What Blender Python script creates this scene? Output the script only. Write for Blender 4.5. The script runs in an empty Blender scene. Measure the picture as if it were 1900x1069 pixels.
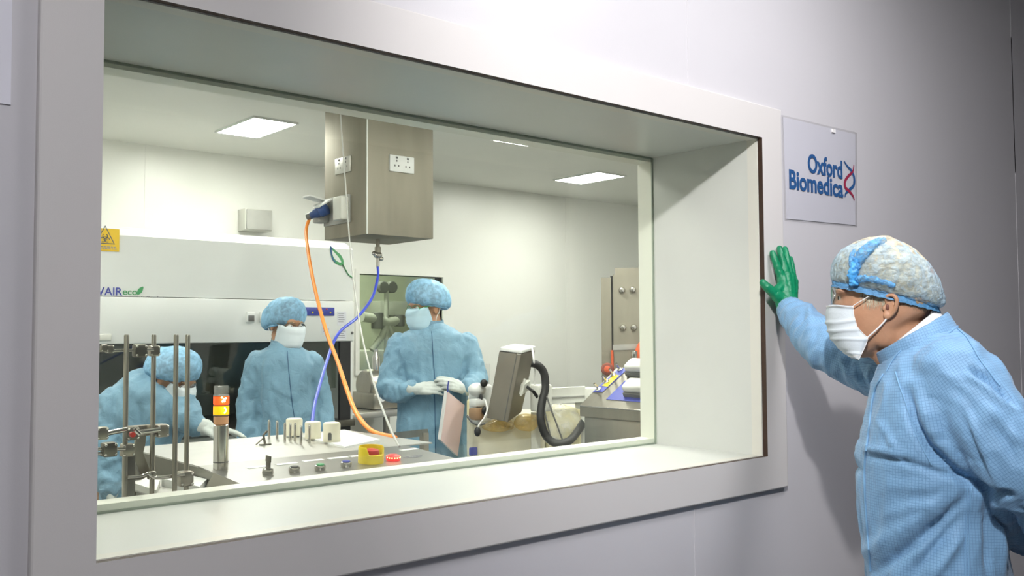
import bpy, bmesh, math, random
from mathutils import Vector, Matrix, noise
from mathutils.bvhtree import BVHTree
random.seed(7)
SC = bpy.context.scene
COL = SC.collection
V = Vector
PI = math.pi

# ------------------------------------------------------------------ camera
FPX, YAW, PITCH, ROLL = 1735.14, 0.71632531, 0.04700352, -0.00544576
EYE = V((0, 0, 1.45))
_f = V((math.sin(YAW)*math.cos(PITCH), math.cos(YAW)*math.cos(PITCH), math.sin(PITCH)))
_r0 = V((math.cos(YAW), -math.sin(YAW), 0)); _u0 = _r0.cross(_f)
_r = _r0*math.cos(ROLL) + _u0*math.sin(ROLL); _u = -_r0*math.sin(ROLL) + _u0*math.cos(ROLL)
cd = bpy.data.cameras.new('camera'); cam = bpy.data.objects.new('camera', cd); COL.objects.link(cam)
cd.sensor_width = 36.0; cd.lens = FPX/1900*36.0; cd.clip_start = 0.02
cam.matrix_world = Matrix(((_r.x, _u.x, -_f.x, EYE.x), (_r.y, _u.y, -_f.y, EYE.y), (_r.z, _u.z, -_f.z, EYE.z), (0, 0, 0, 1)))
SC.camera = cam

def ray(x, y): return _f + _r*((x-950)/FPX) - _u*((y-534.5)/FPX)
def atY(x, y, Y): d = ray(x, y); return EYE + d*(Y/d.y)
def atX(x, y, X): d = ray(x, y); return EYE + d*(X/d.x)
def atD(x, y, D): return EYE + ray(x, y)*D
def atz(x, y, z): d = ray(x, y); return EYE + d*((z-EYE.z)/d.z)
class Frame:
    """upright working plane through a point of the room, facing the photographer"""
    def __init__(s, x, y, D):
        s.O = atD(x, y, D); d = ray(x, y)
        s.e3 = V((d.x, d.y, 0)).normalized(); s.e1 = V((s.e3.y, -s.e3.x, 0)); s.e2 = V((0, 0, 1))
    def __call__(s, x, y, w=0.0):
        d = ray(x, y); return EYE + d*((s.e3.dot(s.O-EYE)+w)/s.e3.dot(d))
    def uvw(s, P):
        q = P-s.O; return q.dot(s.e1), q.dot(s.e2), q.dot(s.e3)
    def at(s, u, v, w): return s.O + s.e1*u + s.e2*v + s.e3*w

# ------------------------------------------------------------------ materials
def nt(name):
    m = bpy.data.materials.new(name); m.use_nodes = True
    t = m.node_tree; return m, t, t.nodes, t.links, t.nodes['Principled BSDF']
def pm(name, col, rough=.5, metal=0., var=.05, ns=8., bump=0., bs=60., stretch=(1, 1, 1), spec=.5, coat=0., sss=0., coords='Object', sheen=0.):
    m, t, N, L, b = nt(name)
    tc = N.new('ShaderNodeTexCoord'); mp = N.new('ShaderNodeMapping'); mp.inputs['Scale'].default_value = stretch
    L.new(tc.outputs[coords], mp.inputs['Vector'])
    n = N.new('ShaderNodeTexNoise'); n.inputs['Scale'].default_value = ns; n.inputs['Detail'].default_value = 4
    L.new(mp.outputs[0], n.inputs['Vector'])
    r = N.new('ShaderNodeValToRGB')
    lo = [max(0, c*(1-var)) for c in col]; hi = [min(1, c*(1+var)) for c in col]
    r.color_ramp.elements[0].position = .3; r.color_ramp.elements[1].position = .7
    r.color_ramp.elements[0].color = (*lo, 1); r.color_ramp.elements[1].color = (*hi, 1)
    L.new(n.outputs['Fac'], r.inputs[0]); L.new(r.outputs[0], b.inputs['Base Color'])
    b.inputs['Roughness'].default_value = rough; b.inputs['Metallic'].default_value = metal
    b.inputs['Specular IOR Level'].default_value = spec; b.inputs['Coat Weight'].default_value = coat
    if sss: b.inputs['Subsurface Weight'].default_value = sss; b.inputs['Subsurface Radius'].default_value = (.012, .005, .003); b.inputs['Subsurface Scale'].default_value = 1.
    if sheen: b.inputs['Sheen Weight'].default_value = sheen
    if bump:
        n2 = N.new('ShaderNodeTexNoise'); n2.inputs['Scale'].default_value = bs; n2.inputs['Detail'].default_value = 3
        L.new(mp.outputs[0], n2.inputs['Vector'])
        bp = N.new('ShaderNodeBump'); bp.inputs['Strength'].default_value = bump; bp.inputs['Distance'].default_value = .004
        L.new(n2.outputs['Fac'], bp.inputs['Height']); L.new(bp.outputs[0], b.inputs['Normal'])
    return m
def em(name, col, s):
    m, t, N, L, b = nt(name); b.inputs['Base Color'].default_value = (*col, 1)
    b.inputs['Emission Color'].default_value = (*col, 1); b.inputs['Emission Strength'].default_value = s
    return m
def clear(name, col=(1, 1, 1), refl=.06, rough=.02, ior=1.45, tint=1.):
    """thin clear sheet: lets light through, mirrors a little more at grazing angles"""
    m, t, N, L, b = nt(name); N.remove(b); o = N['Material Output']
    tr = N.new('ShaderNodeBsdfTransparent'); tr.inputs[0].default_value = (*col, 1)
    g = N.new('ShaderNodeBsdfGlossy'); g.inputs['Roughness'].default_value = rough
    fr = N.new('ShaderNodeLayerWeight'); pw = N.new('ShaderNodeMath'); pw.operation = 'POWER'; pw.inputs[1].default_value = 5; L.new(fr.outputs['Facing'], pw.inputs[0])
    mu = N.new('ShaderNodeMath'); mu.operation = 'MULTIPLY_ADD'; mu.inputs[1].default_value = 1-refl; mu.inputs[2].default_value = refl; L.new(pw.outputs[0], mu.inputs[0])
    mx = N.new('ShaderNodeMixShader'); L.new(mu.outputs[0], mx.inputs[0]); L.new(tr.outputs[0], mx.inputs[1]); L.new(g.outputs[0], mx.inputs[2])
    L.new(mx.outputs[0], o.inputs[0]); return m
def gauze(name, col, lo, hi, ns, rough=.6, stretch=(1, 1, 1), bump=.6, tcol=(.92, .97, 1), rim=0.):
    """thin crinkled non-woven: part see-through, part scattering fibre"""
    m, t, N, L, b = nt(name); o = N['Material Output']
    tc = N.new('ShaderNodeTexCoord'); mp = N.new('ShaderNodeMapping'); mp.inputs['Scale'].default_value = stretch
    L.new(tc.outputs['Object'], mp.inputs[0])
    n = N.new('ShaderNodeTexNoise'); n.inputs['Scale'].default_value = ns; n.inputs['Detail'].default_value = 6; n.inputs['Distortion'].default_value = .5
    L.new(mp.outputs[0], n.inputs['Vector'])
    mr = N.new('ShaderNodeMapRange'); mr.inputs[1].default_value = .35; mr.inputs[2].default_value = .65; mr.inputs[3].default_value = lo; mr.inputs[4].default_value = hi
    L.new(n.outputs['Fac'], mr.inputs[0])
    b.inputs['Base Color'].default_value = (*col, 1); b.inputs['Roughness'].default_value = rough
    tr = N.new('ShaderNodeBsdfTransparent'); tr.inputs[0].default_value = (*tcol, 1)
    bp = N.new('ShaderNodeBump'); bp.inputs['Strength'].default_value = bump; bp.inputs['Distance'].default_value = .006
    L.new(n.outputs['Fac'], bp.inputs['Height']); L.new(bp.outputs[0], b.inputs['Normal'])
    if rim:   # the sheet is seen edge-on, so thicker, where it turns away
        lw = N.new('ShaderNodeLayerWeight'); lw.inputs[0].default_value = .35; ad = N.new('ShaderNodeMath'); ad.operation = 'MULTIPLY_ADD'; ad.use_clamp = True; ad.inputs[1].default_value = rim
        L.new(lw.outputs['Facing'], ad.inputs[0]); L.new(mr.outputs[0], ad.inputs[2]); mr = ad
    mx = N.new('ShaderNodeMixShader'); L.new(mr.outputs[0], mx.inputs[0]); L.new(tr.outputs[0], mx.inputs[1]); L.new(b.outputs[0], mx.inputs[2])
    L.new(mx.outputs[0], o.inputs[0]); return m
def fabric(name, col, line, pitch, width, lf=.55, bst=.3, bsc=34):
    """woven gown cloth with the fine dark conductive grid, laid out along each limb by its UVs (metres)"""
    m, t, N, L, b = nt(name)
    uv = N.new('ShaderNodeUVMap'); uv.uv_map = 'cloth'
    sx = N.new('ShaderNodeSeparateXYZ'); L.new(uv.outputs[0], sx.inputs[0])
    ms = []
    for k in range(2):
        a = N.new('ShaderNodeMath'); a.operation = 'DIVIDE'; a.inputs[1].default_value = pitch; L.new(sx.outputs[k], a.inputs[0])
        f = N.new('ShaderNodeMath'); f.operation = 'FRACT'; L.new(a.outputs[0], f.inputs[0])
        c = N.new('ShaderNodeMath'); c.operation = 'LESS_THAN'; c.inputs[1].default_value = width; L.new(f.outputs[0], c.inputs[0]); ms.append(c)
    mxm = N.new('ShaderNodeMath'); mxm.operation = 'MAXIMUM'; L.new(ms[0].outputs[0], mxm.inputs[0]); L.new(ms[1].outputs[0], mxm.inputs[1])
    fm = N.new('ShaderNodeMath'); fm.operation = 'MULTIPLY'; fm.inputs[1].default_value = lf; L.new(mxm.outputs[0], fm.inputs[0])
    tc = N.new('ShaderNodeTexCoord'); n = N.new('ShaderNodeTexNoise'); n.inputs['Scale'].default_value = 14; n.inputs['Detail'].default_value = 5
    L.new(tc.outputs['Object'], n.inputs['Vector'])
    r = N.new('ShaderNodeValToRGB'); r.color_ramp.elements[0].position = .3; r.color_ramp.elements[1].position = .7
    r.color_ramp.elements[0].color = (*[c*.93 for c in col], 1); r.color_ramp.elements[1].color = (*[min(1, c*1.06) for c in col], 1)
    L.new(n.outputs['Fac'], r.inputs[0])
    mx = N.new('ShaderNodeMixRGB'); mx.inputs[2].default_value = (*line, 1); L.new(fm.outputs[0], mx.inputs[0]); L.new(r.outputs[0], mx.inputs[1])
    L.new(mx.outputs[0], b.inputs['Base Color'])
    b.inputs['Roughness'].default_value = .62; b.inputs['Sheen Weight'].default_value = .15; b.inputs['Specular IOR Level'].default_value = .35
    n2 = N.new('ShaderNodeTexNoise'); n2.inputs['Scale'].default_value = bsc; n2.inputs['Detail'].default_value = 4; n2.inputs['Distortion'].default_value = .8
    L.new(tc.outputs['Object'], n2.inputs['Vector'])
    bp = N.new('ShaderNodeBump'); bp.inputs['Strength'].default_value = bst; bp.inputs['Distance'].default_value = .010
    L.new(n2.outputs['Fac'], bp.inputs['Height']); L.new(bp.outputs[0], b.inputs['Normal'])
    return m

M = {}
M['wall'] = pm('corridor wall panel', (.60, .59, .61), .38, var=.015, ns=3, bump=.05, bs=500)
M['frame'] = pm('window frame laminate', (.66, .64, .62), .42, var=.012, ns=3, bump=.05, bs=600)
M['lining'] = pm('window reveal lining', (.57, .585, .54), .32, var=.02, ns=5, bump=.03, bs=500)
M['edge'] = pm('dark brown board edge', (.035, .014, .006), .6, var=.2, ns=90)
M['room'] = pm('clean room wall', (.86, .86, .815), .35, var=.015, ns=3)
M['roomc'] = pm('clean room ceiling', (.84, .84, .79), .5, var=.015, ns=3)
M['vinyl'] = pm('vinyl floor', (.17, .175, .18), .35, var=.06, ns=30)
M['steel'] = pm('brushed stainless', (.36, .335, .285), .34, 1., var=.10, ns=5, bump=.06, bs=60, stretch=(3, 3, .6))
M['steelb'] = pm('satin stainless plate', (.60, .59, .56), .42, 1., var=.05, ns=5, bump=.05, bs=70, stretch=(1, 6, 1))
M['steelm'] = pm('matt stainless sheet', (.34, .315, .26), .66, 1., var=.08, ns=4, bump=.05, bs=50, stretch=(3, 3, .5))
M['strip'] = pm('console strip steel', (.36, .35, .33), .36, 1., var=.05, ns=6)
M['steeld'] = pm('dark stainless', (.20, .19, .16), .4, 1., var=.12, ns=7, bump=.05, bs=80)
M['chrome'] = pm('polished steel', (.62, .60, .56), .16, 1., var=.06, ns=20)
M['white'] = pm('white enamel', (.78, .79, .77), .35, var=.02, ns=6)
M['offw'] = pm('warm white plastic', (.72, .72, .66), .4, var=.03, ns=9)
M['cream'] = pm('cream plastic', (.74, .70, .55), .45, var=.05, ns=12)
M['yellowish'] = pm('pale yellow plastic', (.72, .66, .40), .5, var=.06, ns=9)
M['grey'] = pm('grey plastic', (.42, .42, .39), .5, var=.06, ns=12)
M['dgrey'] = pm('dark grey plastic', (.12, .12, .115), .5, var=.1, ns=14)
M['black'] = pm('black rubber', (.018, .018, .018), .5, var=.2, ns=20)
M['blue'] = pm('blue panel', (.045, .06, .33), .4, var=.05, ns=20)
M['blueplug'] = pm('blue plug plastic', (.03, .07, .22), .4, var=.08, ns=30)
M['hose'] = pm('blue air hose', (.04, .07, .55), .3, var=.05, ns=30)
M['orange'] = pm('orange cable sheath', (.85, .26, .03), .4, var=.06, ns=30)
M['yellow'] = pm('yellow plastic', (.72, .55, .02), .4, var=.05, ns=20)
M['signy'] = pm('yellow sticker', (.85, .55, .03), .5, var=.04, ns=20)
M['red'] = pm('red plastic', (.45, .04, .03), .35, var=.06, ns=20)
M['redo'] = pm('orange red paint', (.62, .10, .03), .4, var=.08, ns=20)
M['green'] = pm('green glove nitrile', (.0, .20, .085), .42, var=.12, ns=30, bump=.5, bs=90)
M['leaf'] = pm('green print', (.06, .30, .11), .5, var=.05, ns=20)
M['paper'] = pm('white paper', (.74, .74, .80), .6, var=.02, ns=8)
M['pink'] = pm('pink paper', (.74, .56, .54), .6, var=.03, ns=12)
M['navy'] = pm('navy print', (.02, .09, .25), .5, var=.05, ns=30)
M['crim'] = pm('crimson print', (.30, .02, .06), .5, var=.05, ns=30)
M['skin'] = pm('skin', (.47, .255, .15), .5, var=.10, ns=22, bump=.12, bs=160, sss=.12)
M['hair'] = pm('pale blond hair', (.50, .46, .34), .6, var=.5, ns=45, bump=.9, bs=70, stretch=(1, 1, 2.))
M['stub'] = pm('short nape hair', (.36, .25, .15), .7, var=.45, ns=160, bump=.5, bs=220)
M['mask'] = pm('surgical mask', (.42, .60, .70), .65, var=.03, ns=30, bump=.12, bs=260)
M['maskw'] = pm('pale surgical mask', (.66, .73, .77), .65, var=.03, ns=30, bump=.12, bs=260)
M['loop'] = pm('white elastic', (.85, .84, .82), .6, var=.03, ns=40)
M['glove'] = pm('white latex glove', (.54, .58, .55), .5, var=.06, ns=22, bump=.3, bs=70)
M['gown'] = fabric('blue gown cloth', (.185, .355, .55), (.035, .10, .23), .0060, .15, .42)
M['gown2'] = fabric('blue clean room gown cloth', (.185, .335, .445), (.08, .17, .28), .0056, .12, .3, .75, 20)
M['dgap'] = pm('gown zip', (.03, .10, .2), .5, var=.1, ns=40)
M['capf'] = gauze('sheer blue bouffant cap', (.46, .62, .72), .04, .48, 80, tcol=(.94, .98, 1.), rim=.6, bump=1.)
M['capb'] = gauze('blue bouffant cap', (.27, .52, .74), .55, .95, 45, bump=.5, rim=.3)
M['pleatg'] = gauze('sheer blue cap fold', (.12, .42, .80), .10, .75, 90, rim=.3, bump=1.)
M['pleat'] = pm('bright blue cap pleat', (.08, .38, .85), .5, var=.3, ns=60, bump=.8, bs=120)
M['band'] = pm('blue cap elastic', (.08, .24, .44), .6, var=.25, ns=90, bump=.8, bs=150)
M['glass'] = clear('window glass', (.965, .985, .96), .034, .0)
M['lens'] = clear('spectacle lens', (.99, .99, .99), .035, .03)
M['poly'] = clear('clear plastic film', (.97, .97, .97), .05, .12)
M['sash'] = clear('cabinet sash glass', (.80, .84, .80), .05, .02)
M['haze'] = gauze('crumpled clear bag', (.80, .80, .78), .06, .36, 16, rough=.15, bump=.9, tcol=(1, 1, 1))
M['hub'] = pm('dark eye', (.03, .02, .015), .2, var=.2, ns=60)
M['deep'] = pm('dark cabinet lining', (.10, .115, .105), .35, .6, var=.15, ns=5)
M['greenw'] = pm('pale green wall', (.54, .56, .46), .5, var=.04, ns=4)
M['print'] = pm('grey print', (.30, .30, .32), .6, var=.05, ns=30)
M['lampw'] = em('ceiling lamp diffuser', (1., 1., .97), 5)

# ------------------------------------------------------------------ mesh helper
class MB:
    def __init__(s): s.v = []; s.f = []; s.uv = None
    def add(s, vs, fs):
        o = len(s.v); s.v += [V(p) for p in vs]; s.f += [tuple(i+o for i in f) for f in fs]; return s
    def box(s, lo, hi, mat=None):
        x0, y0, z0 = lo; x1, y1, z1 = hi
        vs = [V(p) for p in ((x0, y0, z0), (x1, y0, z0), (x1, y1, z0), (x0, y1, z0), (x0, y0, z1), (x1, y0, z1), (x1, y1, z1), (x0, y1, z1))]
        if mat: vs = [mat @ p for p in vs]
        return s.add(vs, [(0, 3, 2, 1), (4, 5, 6, 7), (0, 1, 5, 4), (1, 2, 6, 5), (2, 3, 7, 6), (3, 0, 4, 7)])
    def bbox(s, lo, hi, r=.004, seg=2, mat=None):
        bm = bmesh.new(); bmesh.ops.create_cube(bm, size=1)
        c = (V(lo)+V(hi))/2; d = V(hi)-V(lo)
        for v in bm.verts: v.co = V((v.co.x*d.x, v.co.y*d.y, v.co.z*d.z))+c
        bmesh.ops.bevel(bm, geom=list(bm.edges), offset=min(r, min(abs(k) for k in d)*.45), segments=seg, affect='EDGES', profile=.5)
        bm.verts.ensure_lookup_table(); bm.verts.index_update()
        s.add([mat @ v.co if mat else v.co.copy() for v in bm.verts], [[v.index for v in f.verts] for f in bm.faces]); bm.free(); return s
    def rings(s, R, caps=True):
        n = len(R[0]); vs = [p for r in R for p in r]; fs = []
        for i in range(len(R)-1):
            for j in range(n):
                k = (j+1) % n; fs.append((i*n+j, i*n+k, (i+1)*n+k, (i+1)*n+j))
        if caps:
            fs.append(tuple(reversed(range(n)))); fs.append(tuple((len(R)-1)*n+j for j in range(n)))
        return s.add(vs, fs)
    def loft(s, R, n=28, p=2.):
        """R: list of (centre, half-axis A, half-axis B): superelliptic sections"""
        out = []
        for c, A, B in R:
            r = []
            for j in range(n):
                a = 2*PI*j/n; ca, sa = math.cos(a), math.sin(a)
                k = (abs(ca)**p+abs(sa)**p)**(-1/p)
                r.append(V(c)+V(A)*ca*k+V(B)*sa*k)
            out.append(r)
        return s.rings(out)
    def tube(s, pts, r, n=10, caps=True):
        pts = [V(p) for p in pts]; rr = r if isinstance(r, (list, tuple)) else [r]*len(pts)
        t = (pts[1]-pts[0]).normalized(); a = t.orthogonal().normalized(); R = []
        for i, p in enumerate(pts):
            t2 = (pts[min(i+1, len(pts)-1)]-pts[max(i-1, 0)]).normalized()
            a = (a-t2*a.dot(t2)).normalized(); b = t2.cross(a)
            R.append([p+(a*math.cos(2*PI*j/n)+b*math.sin(2*PI*j/n))*rr[i] for j in range(n)])
        return s.rings(R, caps)
    def cap(s, p0, r0, p1, r1, n=16, m=5):
        """round-ended tapered limb"""
        p0, p1 = V(p0), V(p1); d = p1-p0; L = d.length; t = d.normalized() if L > 1e-6 else V((0, 0, 1))
        P = [(p0-t*r0*math.cos(a), max(1e-4, r0*math.sin(a))) for a in [PI/2*i/m for i in range(m+1)]]
        P += [(p1+t*r1*math.sin(a), max(1e-4, r1*math.cos(a))) for a in [PI/2*i/m for i in range(m+1)]]
        a = t.orthogonal().normalized(); b = t.cross(a)
        return s.rings([[c+(a*math.cos(2*PI*j/n)+b*math.sin(2*PI*j/n))*r for j in range(n)] for c, r in P])
    def limb(s, pts):
        for (p0, r0), (p1, r1) in zip(pts[:-1], pts[1:]): s.cap(p0, r0, p1, r1)
        return s
    def ell(s, c, rad, rot=None, n=24, m=14):
        c = V(c); rot = rot or Matrix.Identity(3); R = []
        for i in range(m+1):
            a = -PI/2+PI*i/m; k = max(math.cos(a), 1e-3)
            R.append([c+rot @ V((rad[0]*k*math.cos(2*PI*j/n), rad[1]*k*math.sin(2*PI*j/n), rad[2]*math.sin(a))) for j in range(n)])
        return s.rings(R)
    def lathe(s, prof, o, ax, n=24):
        o, ax = V(o), V(ax).normalized(); a = ax.orthogonal().normalized(); b = ax.cross(a)
        return s.rings([[o+ax*h+(a*math.cos(2*PI*j/n)+b*math.sin(2*PI*j/n))*max(r, 1e-4) for j in range(n)] for r, h in prof])
    def cyl(s, p0, p1, r, n=20):
        p0, p1 = V(p0), V(p1); L = (p1-p0).length; e = min(r*.12, L*.2)
        return s.lathe([(r-e, 0), (r, e), (r, L-e), (r-e, L)], p0, p1-p0, n)
    def prism(s, poly, ext):
        poly = [V(p) for p in poly]; n = len(poly); ext = V(ext)
        nn = sum(((poly[i]-poly[0]).cross(poly[(i+1) % n]-poly[0]) for i in range(1, n)), V())
        if nn.dot(ext) < 0: poly.reverse()
        s.add(poly+[p+ext for p in poly], [tuple(reversed(range(n))), tuple(range(n, 2*n))]+[(i, (i+1) % n, n+(i+1) % n, n+i) for i in range(n)]); return s
    def inflate(s, out, c, W, ax, p=.5, m=7):
        """closed outline swelled into a solid, half width W along ax"""
        out = [V(q) for q in out]; c = V(c); R = []
        for i in range(-m, m+1):
            a = PI/2*i/m; k = max(math.cos(a), .0)**p if abs(i) < m else .05
            R.append([c+(q-c)*k+V(ax)*W*math.sin(a) for q in out])
        return s.rings(R)
    def build(s, name, mat, parent=None, smooth=True, ang=40, **props):
        me = bpy.data.meshes.new(name); me.from_pydata(s.v, [], s.f); me.validate()
        bm = bmesh.new(); bm.from_mesh(me); bmesh.ops.recalc_face_normals(bm, faces=bm.faces); bm.to_mesh(me); bm.free()
        if s.uv: pass
        return link(name, me, mat, parent, smooth, ang, **props)

def link(name, me, mat, parent=None, smooth=True, ang=40, **props):
    me.materials.clear(); me.materials.append(M[mat] if isinstance(mat, str) else mat)
    if smooth:
        for p in me.polygons: p.use_smooth = True
        if ang < 180:
            try: me.set_sharp_from_angle(angle=math.radians(ang))
            except Exception: pass
    o = bpy.data.objects.new(name, me); COL.objects.link(o)
    if parent:
        pl = V((0, 0, 0)); q = parent
        while q: pl += q.location; q = q.parent
        me.transform(Matrix.Translation(-pl)); o.parent = parent
    for k, v in props.items(): o[k] = v
    return o
def recentre(o):
    """origin at the base of a one-mesh thing"""
    me = o.data; vs = [v.co for v in me.vertices]
    c = V(((min(v.x for v in vs)+max(v.x for v in vs))/2, (min(v.y for v in vs)+max(v.y for v in vs))/2, min(v.z for v in vs)))
    me.transform(Matrix.Translation(-c)); o.location = c; return o
def thing(name, label, cat, loc=(0, 0, 0), group=None):
    o = bpy.data.objects.new(name, None); COL.objects.link(o); o.location = loc; o.empty_display_size = .05
    o['label'] = label; o['category'] = cat
    if group: o['group'] = group
    return o
def single(o, label, cat, group=None):
    o['label'] = label; o['category'] = cat
    if group: o['group'] = group
    return recentre(o)
def struct(mb, name, mat, parent=None, smooth=False, **k):
    o = mb.build(name, mat, parent, smooth, **k)
    if not parent: o['kind'] = 'structure'
    return o
def bake(o, mods):
    """apply modifiers, give back the plain mesh"""
    for t, kw in mods:
        m = o.modifiers.new(t, t)
        for k, v in kw.items(): setattr(m, k, v)
    bpy.context.view_layer.update(); dg = bpy.context.evaluated_depsgraph_get()
    me = bpy.data.meshes.new_from_object(o.evaluated_get(dg)); o.modifiers.clear()
    old = o.data; o.data = me; bpy.data.meshes.remove(old)
    return o
def fuse(mb, vox, sm=6, fac=.5):
    me = bpy.data.meshes.new('tmp'); me.from_pydata(mb.v, [], mb.f)
    bm = bmesh.new(); bm.from_mesh(me); bmesh.ops.recalc_face_normals(bm, faces=bm.faces); bm.to_mesh(me); bm.free()
    o = bpy.data.objects.new('tmp', me); COL.objects.link(o)
    bake(o, [('REMESH', dict(mode='VOXEL', voxel_size=vox, adaptivity=0.)), ('SMOOTH', dict(factor=fac, iterations=sm))])
    me = o.data; bpy.data.objects.remove(o); return me
def spline(pts, n=8):
    pts = [V(p) for p in pts]; out = []
    for i in range(len(pts)-1):
        p0 = pts[max(i-1, 0)]; p1 = pts[i]; p2 = pts[i+1]; p3 = pts[min(i+2, len(pts)-1)]
        for k in range(n):
            t = k/n; out.append(.5*((2*p1)+(p2-p0)*t+(2*p0-5*p1+4*p2-p3)*t*t+(3*p1-p0-3*p2+p3)*t**3))
    out.append(pts[-1]); return out
def closed(pts, n=5):
    pts = [V(p) for p in pts]; k = len(pts); out = []
    for i in range(k):
        p0, p1, p2, p3 = pts[i-1], pts[i], pts[(i+1) % k], pts[(i+2) % k]
        for q in range(n):
            t = q/n; out.append(.5*((2*p1)+(p2-p0)*t+(2*p0-5*p1+4*p2-p3)*t*t+(3*p1-p0-3*p2+p3)*t**3))
    return out
def text(s, size, O, ex, ey, name, mat, parent, align='LEFT', off=0., ext=.0004, fit=None):
    c = bpy.data.curves.new(name, 'FONT'); c.body = s; c.size = size; c.align_x = align; c.offset = off; c.extrude = ext; c.resolution_u = 4
    o = bpy.data.objects.new('tmp', c); COL.objects.link(o); bpy.context.view_layer.update()
    me = bpy.data.meshes.new_from_object(o.evaluated_get(bpy.context.evaluated_depsgraph_get())); bpy.data.objects.remove(o)
    ex, ey = V(ex).normalized(), V(ey).normalized(); ez = ex.cross(ey); sx = 1.
    if fit:
        xs = [v.co.x for v in me.vertices]; sx = fit/(max(xs)-min(xs))
    me.transform(Matrix(((ex.x*sx, ey.x, ez.x, O[0]), (ex.y*sx, ey.y, ez.y, O[1]), (ex.z*sx, ey.z, ez.z, O[2]), (0, 0, 0, 1))))
    return link(name, me, mat, parent, False)
# ================================================================== THE SETTING
D0, D1, D2 = 1.575, 1.969, 2.035            # corridor face of the wall, glass, room face
XL, XR, ZB, ZT = .4846, 2.3291, 1.0888, 2.0133
H, YB, HC = 2.7, 6.2, 2.9
def ring(mb, y0, y1, xo0, xo1, zo0, zo1, xi0, xi1, zi0, zi1):
    mb.box((xo0, y0, zo0), (xi0, y1, zo1)); mb.box((xi1, y0, zo0), (xo1, y1, zo1))
    mb.box((xi0, y0, zo0), (xi1, y1, zi0)); mb.box((xi0, y0, zi1), (xi1, y1, zo1)); return mb
T = .012
struct(ring(MB(), D0, D2, -3, 8, 0, H, XL-T, XR+T, ZB-T, ZT+T), 'wall_front', 'wall')
struct(MB().box((-3, D0, H), (8, D2, HC)), 'wall_front_upper', 'wall')
struct(MB().box((-3.1, -1.9, -.06), (8.1, 8.4, 0)), 'floor', 'vinyl')
struct(MB().box((-3.1, -1.9, HC), (8.1, D0+.1, HC+.06)), 'ceiling', 'roomc')
struct(MB().box((-3.1, D0+.1, H), (8.1, 8.4, H+.06)), 'ceiling_room', 'roomc')
struct(MB().box((-3, -1.9, 0), (8, -1.8, HC)), 'wall_corridor', pm('far corridor wall', (.30, .30, .32), .5, var=.02, ns=3))
struct(MB().box((-3.1, -1.9, 0), (-3, D0, HC)), 'wall_corridor_left', 'wall')
struct(MB().box((8, -1.9, 0), (8.1, D0, HC)), 'wall_corridor_right', 'wall')
struct(MB().box((-.9, D2, 0), (-.8, YB, H)), 'wall_left', 'room')
struct(MB().box((7.4, D2, 0), (7.5, YB, H)), 'wall_right', 'room')
WX0, WX1, WZ0, WZ1 = 3.83, 4.63, 1.16, 1.905
struct(ring(MB(), YB, YB+.1, -.9, 7.5, 0, H, WX0, WX1, WZ0, WZ1), 'wall_back', 'room')
struct(MB().box((-.8, D2, 0), (7.4, D2+.012, 1.0)).box((-.8, D2, 2.1), (7.4, D2+.012, H)), 'trim_1', 'room')
# panel joints
for i, x in enumerate((2.009, 4.217, 5.6)):
    struct(MB().box((x-.0022, D0-.0012, .0), (x+.0022, D0+.002, .985 if i == 0 else H)).box((x-.0022, D0-.0012, 2.115), (x+.0022, D0+.002, HC)), 'trim_%d' % (i+2), 'wall')
pj = atY(1050, 450, YB).x
struct(MB().box((pj-.004, YB-.002, 0), (pj+.004, YB+.002, H)).box((2.2-.004, YB-.002, 0), (2.2+.004, YB+.002, H)), 'trim_6', 'room')
struct(MB().box((-3, D0-.012, 0), (8, D0, .1)), 'baseboard_front', 'grey')
struct(MB().box((-.8, YB-.012, 0), (7.4, YB, .1)), 'baseboard_back', 'grey')

# window between corridor and clean room
w1 = struct(ring(MB(), D0+.0004, D2, XL-T, XR+T, ZB-T, ZT+T, XL, XR, ZB, ZT), 'window_1', 'lining'); 
FX0, FX1, FZ0, FZ1 = .3891, 2.4315, .9908, 2.1108
fb = MB(); y0 = 1.56
# face board mitred as one ring, rounded on its outer arris
e = .004
def rect(x0, x1, z0, z1, y): return [V((x0, y, z0)), V((x1, y, z0)), V((x1, y, z1)), V((x0, y, z1))]
fb.rings([rect(XL, XR, ZB, ZT, y0), rect(FX0+e, FX1-e, FZ0+e, FZ1-e, y0), rect(FX0+e*.3, FX1-e*.3, FZ0+e*.3, FZ1-e*.3, y0+e*.3), rect(FX0, FX1, FZ0, FZ1, y0+e), rect(FX0, FX1, FZ0, FZ1, D0)], caps=False)
struct(fb, 'face_board', 'frame', w1)
struct(MB().rings([rect(XL, XR, ZB, ZT, y0), rect(XL, XR, ZB, ZT, D0+.0008), rect(XL-.006, XR+.006, ZB-.006, ZT+.006, D0+.0008)], caps=False), 'board_edge', 'edge', w1, label='dark brown cut edge of the face board')
lb = MB()
ring(lb, D0+.002, D0+.036, XL-.001, XR+.001, ZB-.001, ZT+.001, XL+.0, XR-.0025, ZB+.0016, ZT-.0025)
struct(lb, 'reveal_lip', pm('reveal lip', (.62, .61, .54), .35, var=.01), w1)
gl = MB().box((XL+.002, D1, ZB+.002), (XR-.002, D1+.006, ZT-.002)); struct(gl, 'pane', 'glass', w1, label='clear glass pane')
struct(ring(MB(), D1+.006, D1+.011, XL, XR, ZB, ZT, XL+.004, XR-.004, ZB+.005, ZT-.005), 'gasket', pm('green grey gasket', (.30, .34, .28), .4), w1, label='green grey glazing gasket')
struct(ring(MB(), D1+.011, D2+.004, XL-.001, XR+.001, ZB-.001, ZT+.001, XL+.012, XR-.0015, ZB+.018, ZT-.014), 'glazing_bead', pm('glazing bead', (.74, .74, .66), .35, var=.01), w1)

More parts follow.
